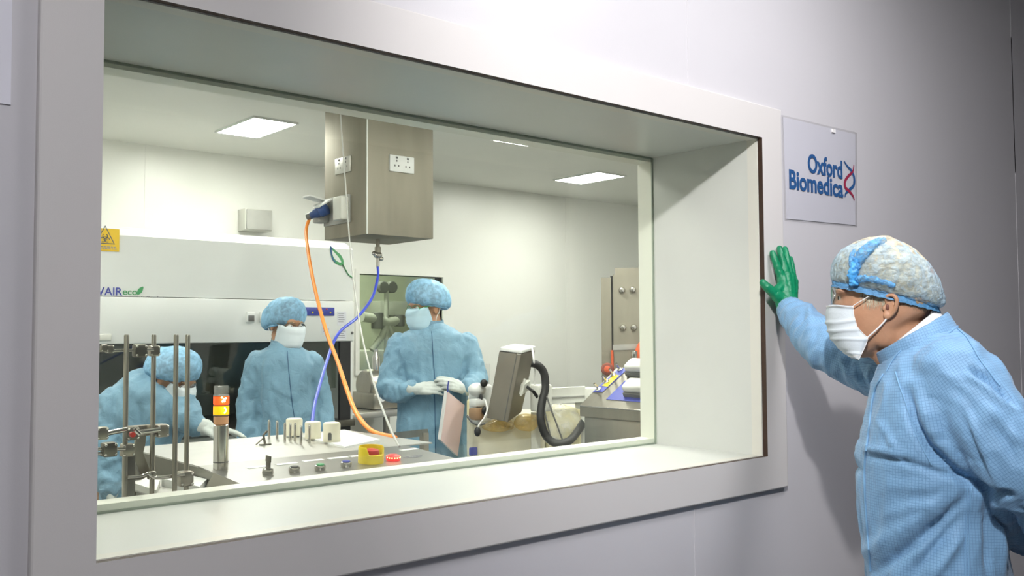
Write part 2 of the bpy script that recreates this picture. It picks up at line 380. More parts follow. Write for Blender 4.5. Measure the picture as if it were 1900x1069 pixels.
# inner window in the back wall, with another lit room behind
w2 = struct(ring(MB(), YB-.02, YB+.1, WX0-.035, WX1+.035, WZ0-.035, WZ1+.035, WX0, WX1, WZ0, WZ1), 'window_2', 'room')
struct(MB().box((WX0, YB+.03, WZ0), (WX1, YB+.036, WZ1)), 'pane', clear('inner window glass', (.90, .94, .88), .06, .03), w2, label='greenish glass pane')
struct(MB().box((2.6, 8.2, 0), (6.6, 8.3, H)).box((2.5, YB+.1, 0), (2.6, 8.3, H)).box((6.6, YB+.1, 0), (6.7, 8.3, H)), 'wall_far_room', 'greenw')

# ================================================================== LAMPS
def lamp(label, x0, y0, x1, y1, z, mat, grp, t=.012):
    o = thing('ceiling_light', label, 'light', ((x0+x1)/2, (y0+y1)/2, z), grp); b = .012
    ring2 = MB(); ring2.box((x0-b, y0-b, z-t), (x0, y1+b, z)); ring2.box((x1, y0-b, z-t), (x1+b, y1+b, z)); ring2.box((x0, y0-b, z-t), (x1, y0, z)); ring2.box((x0, y1, z-t), (x1, y1+b, z))
    ring2.build('frame', 'white', o, False); MB().box((x0, y0, z-t*.6), (x1, y1, z-.001)).build('diffuser', mat, o, False); return o
G1 = 'recessed ceiling panel lights of the clean room'
M['lampr'] = em('clean room lamp diffuser', (1., .985, .93), 53)
lamp('bright white ceiling panel light left of the hanging steel service box', 2.385, 4.99, 2.65, 5.50, H, 'lampr', G1)
lamp('bright white ceiling panel light right of the hanging steel service box', 5.27, 5.02, 5.57, 5.51, H, 'lampr', G1)
for i, (x, y, l) in enumerate(((.55, 4.6, 'far left of the clean room'), (.9, 2.9, 'over the rod stand near the observation window'), (2.55, 2.75, 'over the steel filter console'), (4.0, 2.9, 'over the blue panelled steel console'), (4.0, 4.3, 'above the gowned person holding papers'))):
    lamp('added unseen clean room panel light '+l, x-.15, y-.3, x+.15, y+.3, H, 'lampr', G1)  # panels out of view, added to light the clean room
G2 = 'ceiling lights of the corridor'
lamp('corridor ceiling light near the left end of the observation window', -.3, -.3, .3, .3, HC, em('dimmer corridor lamp', (.98, .96, 1.), 31), G2)
lamp('corridor ceiling light above the man leaning on the wall', 2.0, .40, 2.5, .80, HC, em('corridor lamp', (.98, .96, 1.), 37), G2)
# added spotlight for an unseen camera light, throws the man's shadow on the wall
SPO, SPT = V((.35, .12, 2.74)), V((2.62, 1.575, 1.55))
sl = thing('added_spotlight', 'white spotlight added under the corridor ceiling for an unseen camera light aimed at the man', 'spotlight', (SPO.x, SPO.y, HC))
dr_ = (SPT-SPO).normalized()
MB().lathe([(.055, -.16), (.06, -.155), (.06, .03), (.062, .032), (.056, .032), (.056, -.02), (.05, -.03)], SPO, dr_, 28).build('housing', 'white', sl)
MB().cyl((SPO.x, SPO.y, HC-.0), (SPO.x, SPO.y, SPO.z+.03), .012).build('stem', 'white', sl)
ld = bpy.data.lights.new('spotlight', 'SPOT'); ld.energy = 225; ld.color = (1., .975, .98); ld.spot_size = 1.35; ld.spot_blend = 1.; ld.shadow_soft_size = .045
lo = bpy.data.objects.new('spotlight_lamp', ld); COL.objects.link(lo); lo.parent = sl; lo.location = SPO+dr_*.035-V((SPO.x, SPO.y, HC)); lo.rotation_euler = dr_.to_track_quat('-Z', 'Y').to_euler()
lamp('unseen ceiling light added to brighten the room behind the inner window', 3.9, 7.0, 4.5, 7.4, H, em('far room lamp', (.98, 1., .88), 60), None)  # lamp out of view, added so the far room shows brighter
# ================================================================== THINGS IN THE CLEAN ROOM
EX, EY, EZ = V((1, 0, 0)), V((0, 1, 0)), V((0, 0, 1))
# ---- paper signs on the corridor wall
o = thing('wall_sign', 'white A4 paper sign with blue company lettering taped beside the observation window', 'sign', (2.68, D0, 1.79))
yS = D0-.002; q = [atY(*p, yS) for p in ((1460, 406), (1587, 418), (1587, 249), (1453, 217))]
MB().prism(q, (0, .0012, 0)).build('sheet', 'paper', o, False)
MB().prism([atY(*p, yS-.0012) for p in ((1456, 410), (1591, 422), (1590, 246), (1450, 213))], (0, .0005, 0)).build('sleeve', 'poly', o, False, label='clear plastic sleeve')
yT = yS-.0018
a = atY(1499, 317, yT); b = atY(1563, 326, yT)
sz = 1.0
def words(s, x0, yb, x1, ht, nm):
    A = atY(x0, yb, yT); B = atY(x1, yb, yT); text(s, ht, A, EX, EZ, nm, 'navy', o, fit=B.x-A.x, off=.002)
words('Oxford', 1499, 318.5, 1562.5, .0815, 'lettering')
words('Biomedica', 1463.5, 348.5, 1563.5, .0815, 'lettering')
# double helix emblem: two crossing strands drawn as flat ribbons
def strand(px, mat, wid):
    mb = MB(); P = [atY(x, y, yT-.0002*(mat == 'crim')) for x, y in px]; P = spline(P, 6); n = len(P); L_, R_ = [], []
    for i, p in enumerate(P):
        t = (P[min(i+1, n-1)]-P[max(i-1, 0)]).normalized(); nn = t.cross(EY); w = wid*(.35+.65*math.sin(PI*min(max(i/(n-1), .02), .98)))
        L_.append(p+nn*w); R_.append(p-nn*w)
    vs = L_+R_+[p+V((0, .0003, 0)) for p in L_+R_]; m2 = 2*n; fs = []
    for i in range(n-1): fs += [(i, i+1, n+i+1, n+i), (m2+i, m2+n+i, m2+n+i+1, m2+i+1)]
    mb.add(vs, fs); mb.build('emblem_strand', mat, o, False)
strand([(1566.5, 299), (1572, 308), (1580, 317), (1585, 330), (1584, 344), (1576, 352), (1569.5, 359), (1568, 366)], 'navy', .0058)
strand([(1584.5, 306), (1582.5, 318), (1574, 327), (1568, 337), (1569, 348), (1577, 356), (1583, 364), (1585.5, 372)], 'crim', .0058)
MB().box((atY(1543, 243, yT).x, yT-.003, atY(1543, 243, yT).z-.004), (atY(1549, 243, yT).x, yT, atY(1549, 243, yT).z+.004)).build('tape_tab', 'loop', o, False, label='bright scrap of tape at the top edge')
mb = MB().prism([V((.353, yS, 1.802)), V((.352, yS, 2.099)), V((.142, yS, 2.099)), V((.143, yS, 1.802))], (0, .0022, 0))
single(mb.build('paper_notice', 'paper', None, False), 'plain white paper sheet on the wall left of the observation window', 'paper')

# ---- steel service box hanging from the ceiling
bx0, bx1, by0, by1, bz = 2.579, 3.0, 4.094, 4.526, 1.957
SB = thing('service_box', 'square stainless steel service box hanging from the clean room ceiling with power sockets', 'service box', (2.79, 4.31, bz))
MB().bbox((bx0, by0, bz), (bx1, by1, H), .003).build('casing', 'steelm', SB)
MB().bbox((bx0-.002, by0-.002, bz), (bx0+.004, by0+.004, H), .001).build('corner_trim', 'white', SB, label='pale strip down the near corner')
def socket(c, ex, nrm, w, h, mat, holes, nm='double_socket', lab='white double mains socket'):
    ez = EZ; c = V(c); mx = Matrix(((ex.x, 0, nrm.x, c.x), (ex.y, 0, nrm.y, c.y), (0, 1, nrm.z, c.z), (0, 0, 0, 1)))
    p = MB().bbox((-w/2, -h/2, 0), (w/2, h/2, .009), .003, mat=mx).build(nm, mat, SB, label=lab)
    for hx in holes:
        hb = MB()
        for dx, dy in ((0, .014), (-.012, -.012), (.012, -.012)): hb.box((hx+dx-.0035, dy-.005, .0085), (hx+dx+.0035, dy+.005, .0095), mx)
        hb.box((hx-.006, .026, .0085), (hx+.006, .036, .011), mx); hb.build('outlet', 'dgrey', p, False)
    return mx
s1 = [atY(x, y, by0) for x, y in ((722, 289), (767, 321))]
socket(((s1[0].x+s1[1].x)/2, by0, (s1[0].z+s1[1].z)/2), EX, -EY, s1[1].x-s1[0].x, .088, 'white', (-.035, .035))
s2 = [atX(x, y, bx0) for x, y in ((624, 297), (652, 317))]
socket((bx0, (s2[0].y+s2[1].y)/2, atX(638, 307, bx0).z), -EY, -EX, abs(s2[0].y-s2[1].y), .086, M['steelb'], (-.035, .035), lab='steel faced double socket on the left face')
s3 = [atX(x, y, bx0) for x, y in ((604, 368), (651, 415))]
py, pz = (s3[0].y+s3[1].y)/2, (s3[0].z+s3[1].z)/2
MB().bbox((bx0-.012, s3[1].y, pz-.075), (bx0, s3[0].y, pz+.075), .003).build('isolator_plate', 'grey', SB, label='grey isolator back plate')
q = [atX(x, y, bx0-.03).y for x, y in ((626, 390), (642, 390))]
MB().bbox((bx0-.06, q[1], pz-.062), (bx0-.012, q[0], pz+.062), .008).build('isolator_cover', 'offw', SB, label='white isolator cover')
c0 = atX(603, 388, bx0-.02); MB().bbox((bx0-.07, c0.y-.03, pz-.06), (bx0-.012, c0.y+.05, pz+.045), .008).build('isolator_socket', 'grey', SB)
MB().bbox((bx0-.14, c0.y-.03, pz+.05), (bx0-.012, c0.y+.055, pz+.06), .003, mat=Matrix.Translation((bx0, 0, pz)) @ Matrix.Rotation(.18, 4, 'Y') @ Matrix.Translation((-bx0, 0, -pz))).build('socket_flap', 'white', SB, label='raised white socket flap')
vt = atD(701, 452, (atY(701, 448, 4.30)-EYE).dot(_f))
vx = vt.x; vy = vt.y
v = MB().cyl((vx, vy, bz-.045), (vx, vy, bz+.005), .011).cyl((vx, vy, bz-.075), (vx, vy, bz-.04), .017).build('air_valve', 'steel', SB, label='air line valve below the box')
MB().ell((vx, vy, bz-.085), (.026, .022, .020)).ell((vx-.022, vy, bz-.078), (.014, .014, .013)).ell((vx+.018, vy-.006, bz-.105), (.014, .013, .012)).build('valve_body', 'chrome', v)
MB().cyl((vx, vy, bz-.15), (vx, vy, bz-.095), .010).build('hose_tail', 'chrome', v)

# ---- cables
pl0 = atX(573, 402, bx0-.11); pl1 = atX(604, 388, bx0-.06)
oc = thing('power_cable', 'orange power cable with blue plug hanging from the service box to the console', 'cable', pl0)
Dm = (pl0-EYE).dot(_f)
ocp = [(575, 404, Dm), (568.5, 424, Dm), (569.5, 450, Dm-.1), (577, 500, Dm-.3), (590, 560, Dm-.55), (607, 620, Dm-.8), (626, 670, Dm-1.05), (645, 727, Dm-1.35), (662, 768, Dm-1.6), (690, 800, Dm-1.85), (733, 825, Dm-2.03)]
ocw = [atD(*p) for p in ocp]; ocw[-1].z = max(ocw[-1].z, 1.112)
MB().tube(spline(ocw, 8), .0088, 12).build('cord', 'orange', oc)
dr = (pl1-pl0).normalized()
MB().lathe([(.013, 0), (.018, .01), (.021, .035), (.026, .045), (.028, .075), (.033, .08), (.033, .115), (.024, .118)], pl0, dr, 20).build('plug', 'blueplug', oc, label='blue industrial plug')
MB().lathe([(.012, -.012), (.019, -.008), (.019, .018), (.014, .02)], pl0, dr, 16).build('gland', 'dgrey', oc, label='dark cable gland')
fl = pl0+dr*.09+V((0, 0, .03))
MB().bbox((-.045, -.03, 0), (.05, .03, .010), .004, mat=Matrix.Translation(fl) @ Matrix.Rotation(-.55, 4, 'Y')).build('plug_lid', 'white', oc, label='white lid on the plug')
Dv = (V((vx, vy, bz))-EYE).dot(_f)
bh = [atD(x, y, d) for x, y, d in ((703, 490, Dv), (701, 515, Dv-.05), (690, 553, Dv-.15), (664, 588, Dv-.3), (632, 614, Dv-.5), (617, 640, Dv-.6), (606, 672, Dv-.75), (594, 712, Dv-.95), (584, 750, Dv-1.15), (579, 786, Dv-1.35))]
bh[0] = V((vx, vy, bz-.148))
single(MB().tube(spline(bh, 8), .0075, 12).build('air_hose', 'hose'), 'thin bright blue air hose curving from the valve under the service box', 'hose')
Dg = (atY(632, 215, by0-.05)-EYE).dot(_f)
gc = [atD(x, y, d) for x, y, d in ((629, 150, Dg-.1), (632, 215, Dg-.1), (640, 330, Dg-.15), (648, 440, Dg-.25), (657, 530, Dg-.5), (672, 625, Dg-.9), (695, 715, Dg-1.35), (722, 790, Dg-1.8), (741, 829, Dg-2.03))]
gc[0].z = H-.001
single(MB().tube(spline(gc, 8), .0035, 8).build('signal_cable', 'grey'), 'thin grey cable dropping from the ceiling past the service box to the console', 'cable')

# ---- biological safety cabinet along the back wall
cy = 5.2; cx0, cx1 = 1.18, 3.172; ct, cs, cm, cbot = 2.035, 1.655, 1.397, .9
BC = thing('safety_cabinet', 'long white microbiological safety cabinet with green leaf emblem against the back wall', 'cabinet', ((cx0+cx1)/2, cy+.4, 0))
MB().prism([(cx0, cy+.02, cs), (cx0, cy, cs), (cx0, cy, ct-.05), (cx0, cy+.10, ct), (cx0, YB-.05, ct), (cx0, YB-.05, cs)], (cx1-cx0, 0, 0)).build('hood', 'white', BC, False)
MB().bbox((cx0+.01, cy+.22, ct), (cx1-.01, YB-.06, ct+.02), .006).build('top_cover', 'white', BC)
fp = MB().bbox((cx0, cy-.012, cm), (cx1, cy+.10, cs-.004), .006).build('control_fascia', 'white', BC)
for a_, b_ in ((cx0, cx0+.1), (cx1-.055, cx1)):
    MB().bbox((a_, cy, cbot), (b_, YB-.05, cs), .004).build('side_wall', 'white', BC)
rx0, rx1 = atY(631, 700, cy-.004).x, atY(651, 700, cy-.004).x
MB().box((rx0, cy-.004, cbot-.2), (rx1-.002, cy+.02, cm)).build('sash_channel', 'black', BC, False, label='black sash channel at the right end')
MB().box((cx0+.1, YB-.09, cbot), (cx1-.055, YB-.07, cs)).build('back_lining', 'deep', BC, False)
MB().box((cx0+.1, cy+.10, cm+.02), (cx1-.055, YB-.07, cm+.04)).build('inner_ceiling', 'deep', BC, False)
MB().bbox((cx0, cy-.03, cbot-.04), (cx1, YB-.05, cbot), .005).build('work_surface', 'steeld', BC)
MB().box((cx0+.1, cy+.05, cbot+.20), (rx0, cy+.057, cm+.03)).build('sash', 'sash', BC, False, label='tinted glass front sash')
MB().bbox((cx0+.03, cy+.02, .06), (cx1-.03, YB-.08, cbot-.04), .01).build('base', 'offw', BC)
for x in (cx0+.08, cx1-.08):
    for y in (cy+.08, YB-.15): MB().cyl((x, y, 0), (x, y, .07), .03).build('foot', 'dgrey', BC)
# markings on the cabinet
yM = cy-.0135
def onF(x, y, Y=yM): return atY(x, y, Y)
tl, br = onF(186, 423, cy-.006), onF(221.5, 467, cy-.006); xl = br.x-.150
st = MB().box((xl, cy-.004, br.z), (br.x, cy+.004, tl.z)).build('warning_label', 'signy', BC, False, label='yellow biohazard warning label')
cxm, zc = (xl+br.x)/2, br.z+.085; W_ = .052
tri = [V((cxm-W_, 0, br.z+.038)), V((cxm+W_, 0, br.z+.038)), V((cxm, 0, br.z+.138))]; cen = (tri[0]+tri[1]+tri[2])/3; y4 = cy-.0052
tm = MB()
for i in range(3):
    a_, b_ = tri[i], tri[(i+1) % 3]; a2, b2 = cen+(a_-cen)*.86, cen+(b_-cen)*.86
    tm.prism([V((p.x, y4, p.z)) for p in (a_, b_, b2, a2)], (0, .001, 0))
tm.build('triangle', M['dgrey'], st, False)
bm_ = MB()
for k in range(3):
    a_ = PI/2+k*2*PI/3; c_ = V((cxm+.013*math.cos(a_), y4, br.z+.067+.013*math.sin(a_)))
    n_ = 16; an = [a_+.55+(2*PI-1.1)*i/n_ for i in range(n_+1)]
    bm_.tube([c_+V((.0125*math.cos(t), 0, .0125*math.sin(t))) for t in an], .0022, 6)
bm_.tube([V((cxm+.011*math.cos(t*PI/8), y4, br.z+.067+.011*math.sin(t*PI/8))) for t in range(17)], .0012, 6); bm_.build('biohazard_symbol', 'dgrey', st)
bm_ = MB()
for r_ in range(2):
    x = xl+.012
    while x < br.x-.02:
        w_ = random.uniform(.008, .02); bm_.box((x, y4, br.z+.010+r_*.010), (x+w_, y4+.001, br.z+.015+r_*.010)); x += w_+.004
bm_.build('small_print', M['print'], st, False)
A = onF(186, 547, cy-.006); B = onF(226, 547, cy-.006); hgt = onF(200, 531, cy-.006).z-onF(200, 547, cy-.006).z
yN = cy-.003
def label_text(s, x0, x1, yb, pxh, mat, right=None, k=.70):
    A = atY(x0, yb, yN); B = atY(x1, yb, yN); h_ = (atY(x0, yb-pxh, yN)-A).z/k; text(s, h_, A, EX, EZ, 'lettering', mat, BC, fit=B.x-A.x, off=.0006)
label_text('ENVAIR', 152, 225.5, 547, 15.5, M['blue'])
label_text('eco', 227, 254, 547, 9, M['leaf'], k=.52)
label_text('Safe Comfort', 253, 305, 554.5, 5.5, M['print'])
def leaf(px, mat, nm, cent):
    P = closed([atY(x, y, yN) for x, y in px], 5); MB().prism(P, (0, .0012, 0)).build(nm, mat, BC, False)
leaf([(255, 547), (255, 540), (259, 534.5), (266, 532), (264, 541), (259, 546)], 'leaf', 'leaf_emblem', 0)
leaf([(612.5, 457), (624, 466), (633, 474), (637.5, 484), (637, 491), (631, 492.5), (623, 489), (616.5, 481), (613.5, 470)], 'leaf', 'leaf_emblem', 0)
yN -= .0006
leaf([(615.5, 464), (622, 470), (630, 480), (633, 487), (626, 485), (619, 477)], 'white', 'leaf_vein', 0)
leaf([(612.5, 457), (617, 461), (616, 470), (619, 480), (624, 487), (618, 483), (614, 472)], M['navy'], 'leaf_edge', 0)
yN += .0006
MB().tube(spline([atY(x, y, yN) for x, y in ((636, 491), (641, 500), (647, 510), (656, 516))], 6), .0035, 8).build('leaf_stem', 'leaf', BC)
# fascia fittings
yF = cy-.012
p0, p1 = atY(566, 570, yF), atY(620, 586, yF)
cp = MB().bbox((p0.x-.14, yF-.006, p1.z), (p1.x, yF, p0.z), .003).build('control_panel', 'blue', BC, label='dark blue touch control panel')
for i, x in enumerate((580, 590, 598, 606, 613)):
    c_ = atY(x, 580-(i % 2)*6, yF-.006); MB().cyl(c_, c_-EY*.003, .006, 12).build('button', ('yellow', 'red')[i % 2], cp)
for x in (463.5, 488):
    c_ = atY(x, 589, yF); g = MB().bbox((c_.x-.026, yF-.020, c_.z-.03), (c_.x+.026, yF, c_.z+.032), .005).build('socket', 'white', BC)
    MB().bbox((c_.x-.019, yF-.024, c_.z-.024), (c_.x+.019, yF-.018, c_.z+.012), .003).build('socket_face', 'dgrey', g)
for (x0, y0_, x1, y1_) in ((626, 578, 642, 604), (626, 611, 642, 631), (597, 607, 612, 619)):
    a_, b_ = atY(x0, y0_, yF), atY(x1, y1_, yF); nl = MB().box((a_.x, yF-.002, b_.z), (b_.x, yF, a_.z)).build('notice', M['paper'], BC, False)
    lm = MB(); zz = a_.z-.012
    while zz > b_.z+.012: lm.box((a_.x+.006, yF-.0026, zz-.003), (b_.x-.006-random.uniform(0, .015), yF-.0019, zz+.001)); zz -= .013
    lm.build('small_print', M['print'], nl, False)
c_ = atY(653, 618, yF); MB().cyl(c_, c_-EY*.006, .009, 12).build('lock', 'dgrey', BC)
a_ = atY(190, 628, yF-.0); MB().bbox((a_.x-.2, yF-.012, a_.z-.012), (atY(206, 628, yF).x, yF, a_.z+.022), .004).build('handle', 'offw', BC)

# ---- small metal box above the cabinet on the wall
a_, b_ = atY(455, 386, YB-.12), atY(505, 430, YB-.12)
t = thing('junction_box', 'small grey metal box on the back wall above the safety cabinet', 'box', ((a_.x+b_.x)/2, YB-.06, b_.z))
MB().bbox((a_.x, YB-.12, b_.z), (b_.x, YB, a_.z), .004).build('housing', 'offw', t)
MB().bbox((a_.x+.006, YB-.135, b_.z+.006), (b_.x-.006, YB-.12, a_.z-.006), .004).build('lid', 'grey', t, label='darker grey lid')

# ---- filter console right behind the observation window
mx0, mx1, my0, mf, my1, mz = .975, 1.615, 2.085, 2.345, 2.87, 1.108
zs = 1.094
MC = thing('filter_console', 'stainless filter console with push buttons and signal tower just inside the observation window', 'console', (1.3, 2.45, 0))
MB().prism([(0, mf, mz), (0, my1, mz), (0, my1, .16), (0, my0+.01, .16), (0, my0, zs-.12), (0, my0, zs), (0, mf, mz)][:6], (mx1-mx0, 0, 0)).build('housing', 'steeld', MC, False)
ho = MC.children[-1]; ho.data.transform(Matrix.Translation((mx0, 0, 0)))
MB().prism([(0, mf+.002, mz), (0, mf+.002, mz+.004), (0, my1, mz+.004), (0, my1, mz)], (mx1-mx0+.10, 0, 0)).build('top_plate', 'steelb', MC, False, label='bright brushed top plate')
MC.children[-1].data.transform(Matrix.Translation((mx0, 0, 0)))
MB().prism([(mx0, my0, zs+.0015), (mx1, my0, zs+.0015), (mx1, mf+.002, mz+.004), (mx0, mf+.002, mz+.004)], (0, 0, -.003)).build('control_strip', 'strip', MC, False)
for x in (mx0+.05, mx1-.05):
    for y in (my0+.08, my1-.06):
        l_ = MB().cyl((x, y, .09), (x, y, .17), .016).build('leg', 'steel', MC); MB().cyl((x-.012, y, .045), (x+.012, y, .045), .045).build('castor', 'black', l_)
def onstrip(x, y):
    d = ray(x, y); n_ = V((0, -(mz+.004-zs-.0015), mf+.002-my0)).normalized(); P0 = V((0, my0, zs+.0015)); return EYE+d*((P0-EYE).dot(n_)/d.dot(n_))
sn = V((0, -(mz+.004-zs-.0015), mf+.002-my0)).normalized(); sy = EX.cross(sn)*-1
sy = sn.cross(EX)
def smat(c): return Matrix(((1, sy.x, sn.x, c.x), (0, sy.y, sn.y, c.y), (0, sy.z, sn.z, c.z), (0, 0, 0, 1)))
# nameplates
for x, y in ((479, 867), (532, 861), (581, 855), (627, 850), (667, 846), (759, 834.5)):
    mm = smat(onstrip(x, y)); MB().box((-.030, -.009, 0), (.030, .009, .0012), mm).build('nameplate', 'white', MC, False)
    MC.children[-1]
# selector key + buttons
def button(x, y, mat, ring_='chrome', lab=None, r=.0125):
    c = onstrip(x, y+5); b = MB().lathe([(r*1.05, 0), (r*1.18, .004), (r*1.1, .012), (r*.9, .013)], c, sn, 20).build('push_button', ring_, MC, label=lab)
    MB().lathe([(r*.85, .008), (r*.8, .0155), (r*.3, .0165)], c, sn, 20).build('button_cap', mat, b)
button(546, 871, 'dgrey', lab='steel push button with dark cap'); button(594, 867, 'leaf', lab='steel push button with green cap'); button(642, 861, 'blue', lab='steel push button with blue cap')
c = onstrip(497, 880)
k = MB().lathe([(.013, 0), (.0145, .004), (.013, .013), (.010, .014)], c, sn, 20).build('key_switch', 'chrome', MC, label='key switch with key standing in it')
MB().bbox((-.0022, -.010, .013), (.0022, .010, .030), .001, mat=smat(c)).bbox((-.0022, -.012, .03), (.0022, .012, .046), .001, mat=smat(c)).build('key', 'steeld', k)
c = onstrip(688, 858)
# guard: open-fronted yellow shroud
n_ = 22; R_ = []; gi, go = .030, .0345
for hgt, ri in ((0, go), (.040, go), (.044, go-.002), (.044, gi+.001), (.040, gi), (0, gi)):
    R_.append([c+EX*(ri*math.cos(t))+sy*(ri*math.sin(t))+sn*(hgt*(1 if math.sin(t) > -.75 else .55)) for t in [2*PI*i/n_ for i in range(n_)]])
R_.append(R_[0]); es = MB().rings(R_, False).build('emergency_stop_guard', 'yellow', MC, label='yellow guard collar round the emergency stop')
MB().lathe([(.012, 0), (.012, .016), (.021, .018), (.023, .026), (.020, .034), (.010, .037)], c, sn, 24).build('emergency_stop_button', 'red', es, label='red mushroom button')
c = onstrip(729.5, 854)
lp = MB().lathe([(.019, 0), (.020, .004), (.0195, .012), (.012, .0155), (.004, .0165)], c, sn, 24).build('indicator_lamp', em('red indicator', (.75, .02, .02), .8), MC, label='glowing red indicator lamp')
led = em('indicator led', (1., .35, .12), 9)
ob = MB()
for i in range(9):
    t_ = PI*1.02+PI*.96*i/8; ob.ell(c+EX*(.0185*math.cos(t_))+sy*(.0185*math.sin(t_))+sn*.0085, (.0022, .0022, .0022), n=8, m=5)
ob.build('led', led, lp)
c = onstrip(766, 848); ov = MB(); ov.tube([c+EX*(.031*math.cos(t*PI/16))+sy*(.012*math.sin(t*PI/16))+sn*.0006 for t in range(33)], .0007, 6); ov.build('badge', 'print', MC)
cc = c-EX*.019-sy*.0055+sn*.0006; text('PALL', .0165, cc, EX, sy, 'badge_lettering', 'print', MC, fit=.038)
# signal tower
c = onstrip(412.5, 872); sx, sy0 = c.x, c.y+.01; c = V((sx, sy0, 1.10)); pz = lambda y: atY(414, y, sy0).z
stt = MB().cyl((sx, sy0, 1.098), (sx, sy0, pz(787)), .0185, 28).build('signal_tower', 'chrome', MC, label='steel post of the signal tower')
MB().cyl((sx, sy0, 1.125), (sx, sy0, 1.128), .019).build('post_seam', 'dgrey', stt)
MB().cyl((sx, sy0, pz(787)), (sx, sy0, pz(771)), .0185, 28).build('frosted_lens', pm('peach frosted lens', (.80, .42, .22), .4), stt, label='unlit peach frosted lens')
MB().cyl((sx, sy0, pz(770)), (sx, sy0, pz(752)), .0195, 28).build('amber_lens', em('amber lens', (1., .46, .0), 1.05), stt, label='glowing amber lens')
MB().cyl((sx, sy0, pz(751)), (sx, sy0, pz(734)), .0195, 28).build('red_lens', em('red lens', (1., .10, .015), 1.2), stt, label='glowing red orange lens')
hot = em('tower bulb', (1., .85, .45), 12); ob = MB()
for i in range(7):
    a_ = atD(416+random.uniform(-5, 5), 744+random.uniform(-7, 5), (V((sx, sy0, 1.2))-EYE).dot(_f)-.0195); ob.ell(a_, (.0022, .002, .0022), n=8, m=5)
for i in range(4):
    a_ = atD(418+random.uniform(-2, 2), 757+i*3, (V((sx, sy0, 1.2))-EYE).dot(_f)-.0195); ob.ell(a_, (.002, .002, .002), n=8, m=5)
ob.build('led', hot, stt)
MB().lathe([(.0185, 0), (.0185, .022), (.016, .024), (.016, .0225), (.0165, 0)], (sx, sy0, pz(733)), EZ, 28).build('tower_cap', 'haze', stt, label='clear top cap')
for z_ in (752, 770, 734): MB().cyl((sx, sy0, pz(z_)-.001), (sx, sy0, pz(z_)+.001), .02, 28).build('lens_seam', 'dgrey', stt)
# left end bracket of the console
MB().prism([(mx0-.0, my0, zs), (mx0-.0, 2.25, mz-.003), (mx0-.035, 2.24, mz-.05), (mx0-.035, my0+.02, zs-.07)], (0, 0, -.006)).build('end_bracket', 'steel', MC, False)
# pins standing on the plate
zt = mz+.004
for x, y0_, yb in ((499, 779, 815), (514, 780, 814), (528.5, 784, 820), (538.5, 785, 818.5), (547.5, 785, 819.5), (558.5, 790, 825), (574, 788, 823)):
    p = atz(x, yb, zt); hgt = atY(x, y0_, p.y).z-zt; MB().lathe([(.0042, 0), (.0042, hgt-.004), (.002, hgt)], p, EZ, 12).build('guide_pin', 'chrome', MC)
p = atz(492, 826, zt); cl = MB().bbox((-.018, -.008, 0), (.018, .008, .004), .002, mat=Matrix.Translation(p)).build('toggle_clamp', 'steeld', MC, label='small dark toggle clamp')
MB().tube([p+V((0, 0, .002)), p+V((-.006, 0, .03)), p+V((.006, 0, .042))], .004, 8).tube([p+V((-.006, 0, .022)), p+V((-.03, .0, .004))], .0025, 8).build('clamp_lever', 'steeld', cl)
# rail at the right end
rl = [atY(700, 812, 2.82), atY(789, 803, 2.36)]
def bar(mb, a, b, w, h):
    a, b = V(a), V(b); t_ = (b-a).normalized(); s_ = t_.cross(EZ).normalized() if abs(t_.z) < .9 else EX; u_ = s_.cross(t_)
    vs = []
    for p in (a, b):
        for i, j in ((-1, -1), (1, -1), (1, 1), (-1, 1)): vs.append(p+s_*w/2*i+u_*h/2*j)
    return mb.add(vs, [(3, 2, 1, 0), (4, 5, 6, 7), (0, 1, 5, 4), (1, 2, 6, 5), (2, 3, 7, 6), (3, 0, 4, 7)])
ra, rb = atD(694, 813, 3.62), atD(787, 803, 3.22)
mb = MB(); bar(mb, ra, rb+(rb-ra).normalized()*.008, .022, .024); bar(mb, rb, (rb.x, rb.y, .45), .022, .024); bar(mb, ra, (ra.x, ra.y, .45), .022, .024); bar(mb, (rb.x, rb.y, .45), (mx1-.02, rb.y, .45), .022, .024)
bar(mb, (rb.x, rb.y, .95), (mx1-.01, rb.y, .95), .022, .024)
mb.build('push_rail', 'steel', MC, False)
# white tray of the far side and its three caps
tp = [atz(x, y, zt) for x, y in ((560, 812), (640, 800), (705, 818), (640, 832))]
tr = MB().prism([p for p in tp], (0, 0, .005)).build('cap_tray', 'white', MC, False, label='thin white tray under the cream pots')
# ---- three cream caps
for i, (x, yt, yb, w_, lab) in enumerate(((550.5, 777, 808, 32, 'cream plastic filter pot standing furthest left of the three on the console'), (585, 783.5, 814, 31, 'cream plastic filter pot in the middle, in front of the blue hose end'), (620.5, 785, 820, 33.5, 'cream plastic filter pot with a dark slot in its side'))):
    p = atz(x, yb, zt+.0052); Dd = (p-EYE).dot(_f); r_ = w_/2*Dd/FPX*.99; h_ = (yb-yt)*Dd/FPX*.98+.002
    p = p+V((0, r_*.6, 0)); p.z = zt+(.0052 if i else .0045)
    t = thing('filter_pot', lab, 'pot', p, 'cream filter pots on the console')
    MB().lathe([(r_*.96, 0), (r_*.98, h_*.18), (r_*.94, h_*.22), (r_*.97, h_*.88), (r_*.90, h_*.97), (r_*.75, h_), (r_*.3, h_*.985)], p, EZ, 32).build('pot_body', 'cream', t)
    if i == 2:
        q = atD(613, 806, Dd-r_*.2); d_ = V((q.x-p.x, q.y-p.y, 0)).normalized(); e_ = EZ.cross(d_)
        B_ = p+d_*(r_*.90); pl = [B_+e_*a_*.0055+EZ*z_ for a_, z_ in ((-1, .006), (1, .006), (1, h_*.42), (.6, h_*.5), (-.6, h_*.5), (-1, h_*.42))]
        MB().prism(pl, d_*r_*.10).build('slot', 'dgrey', t, label='dark slot')

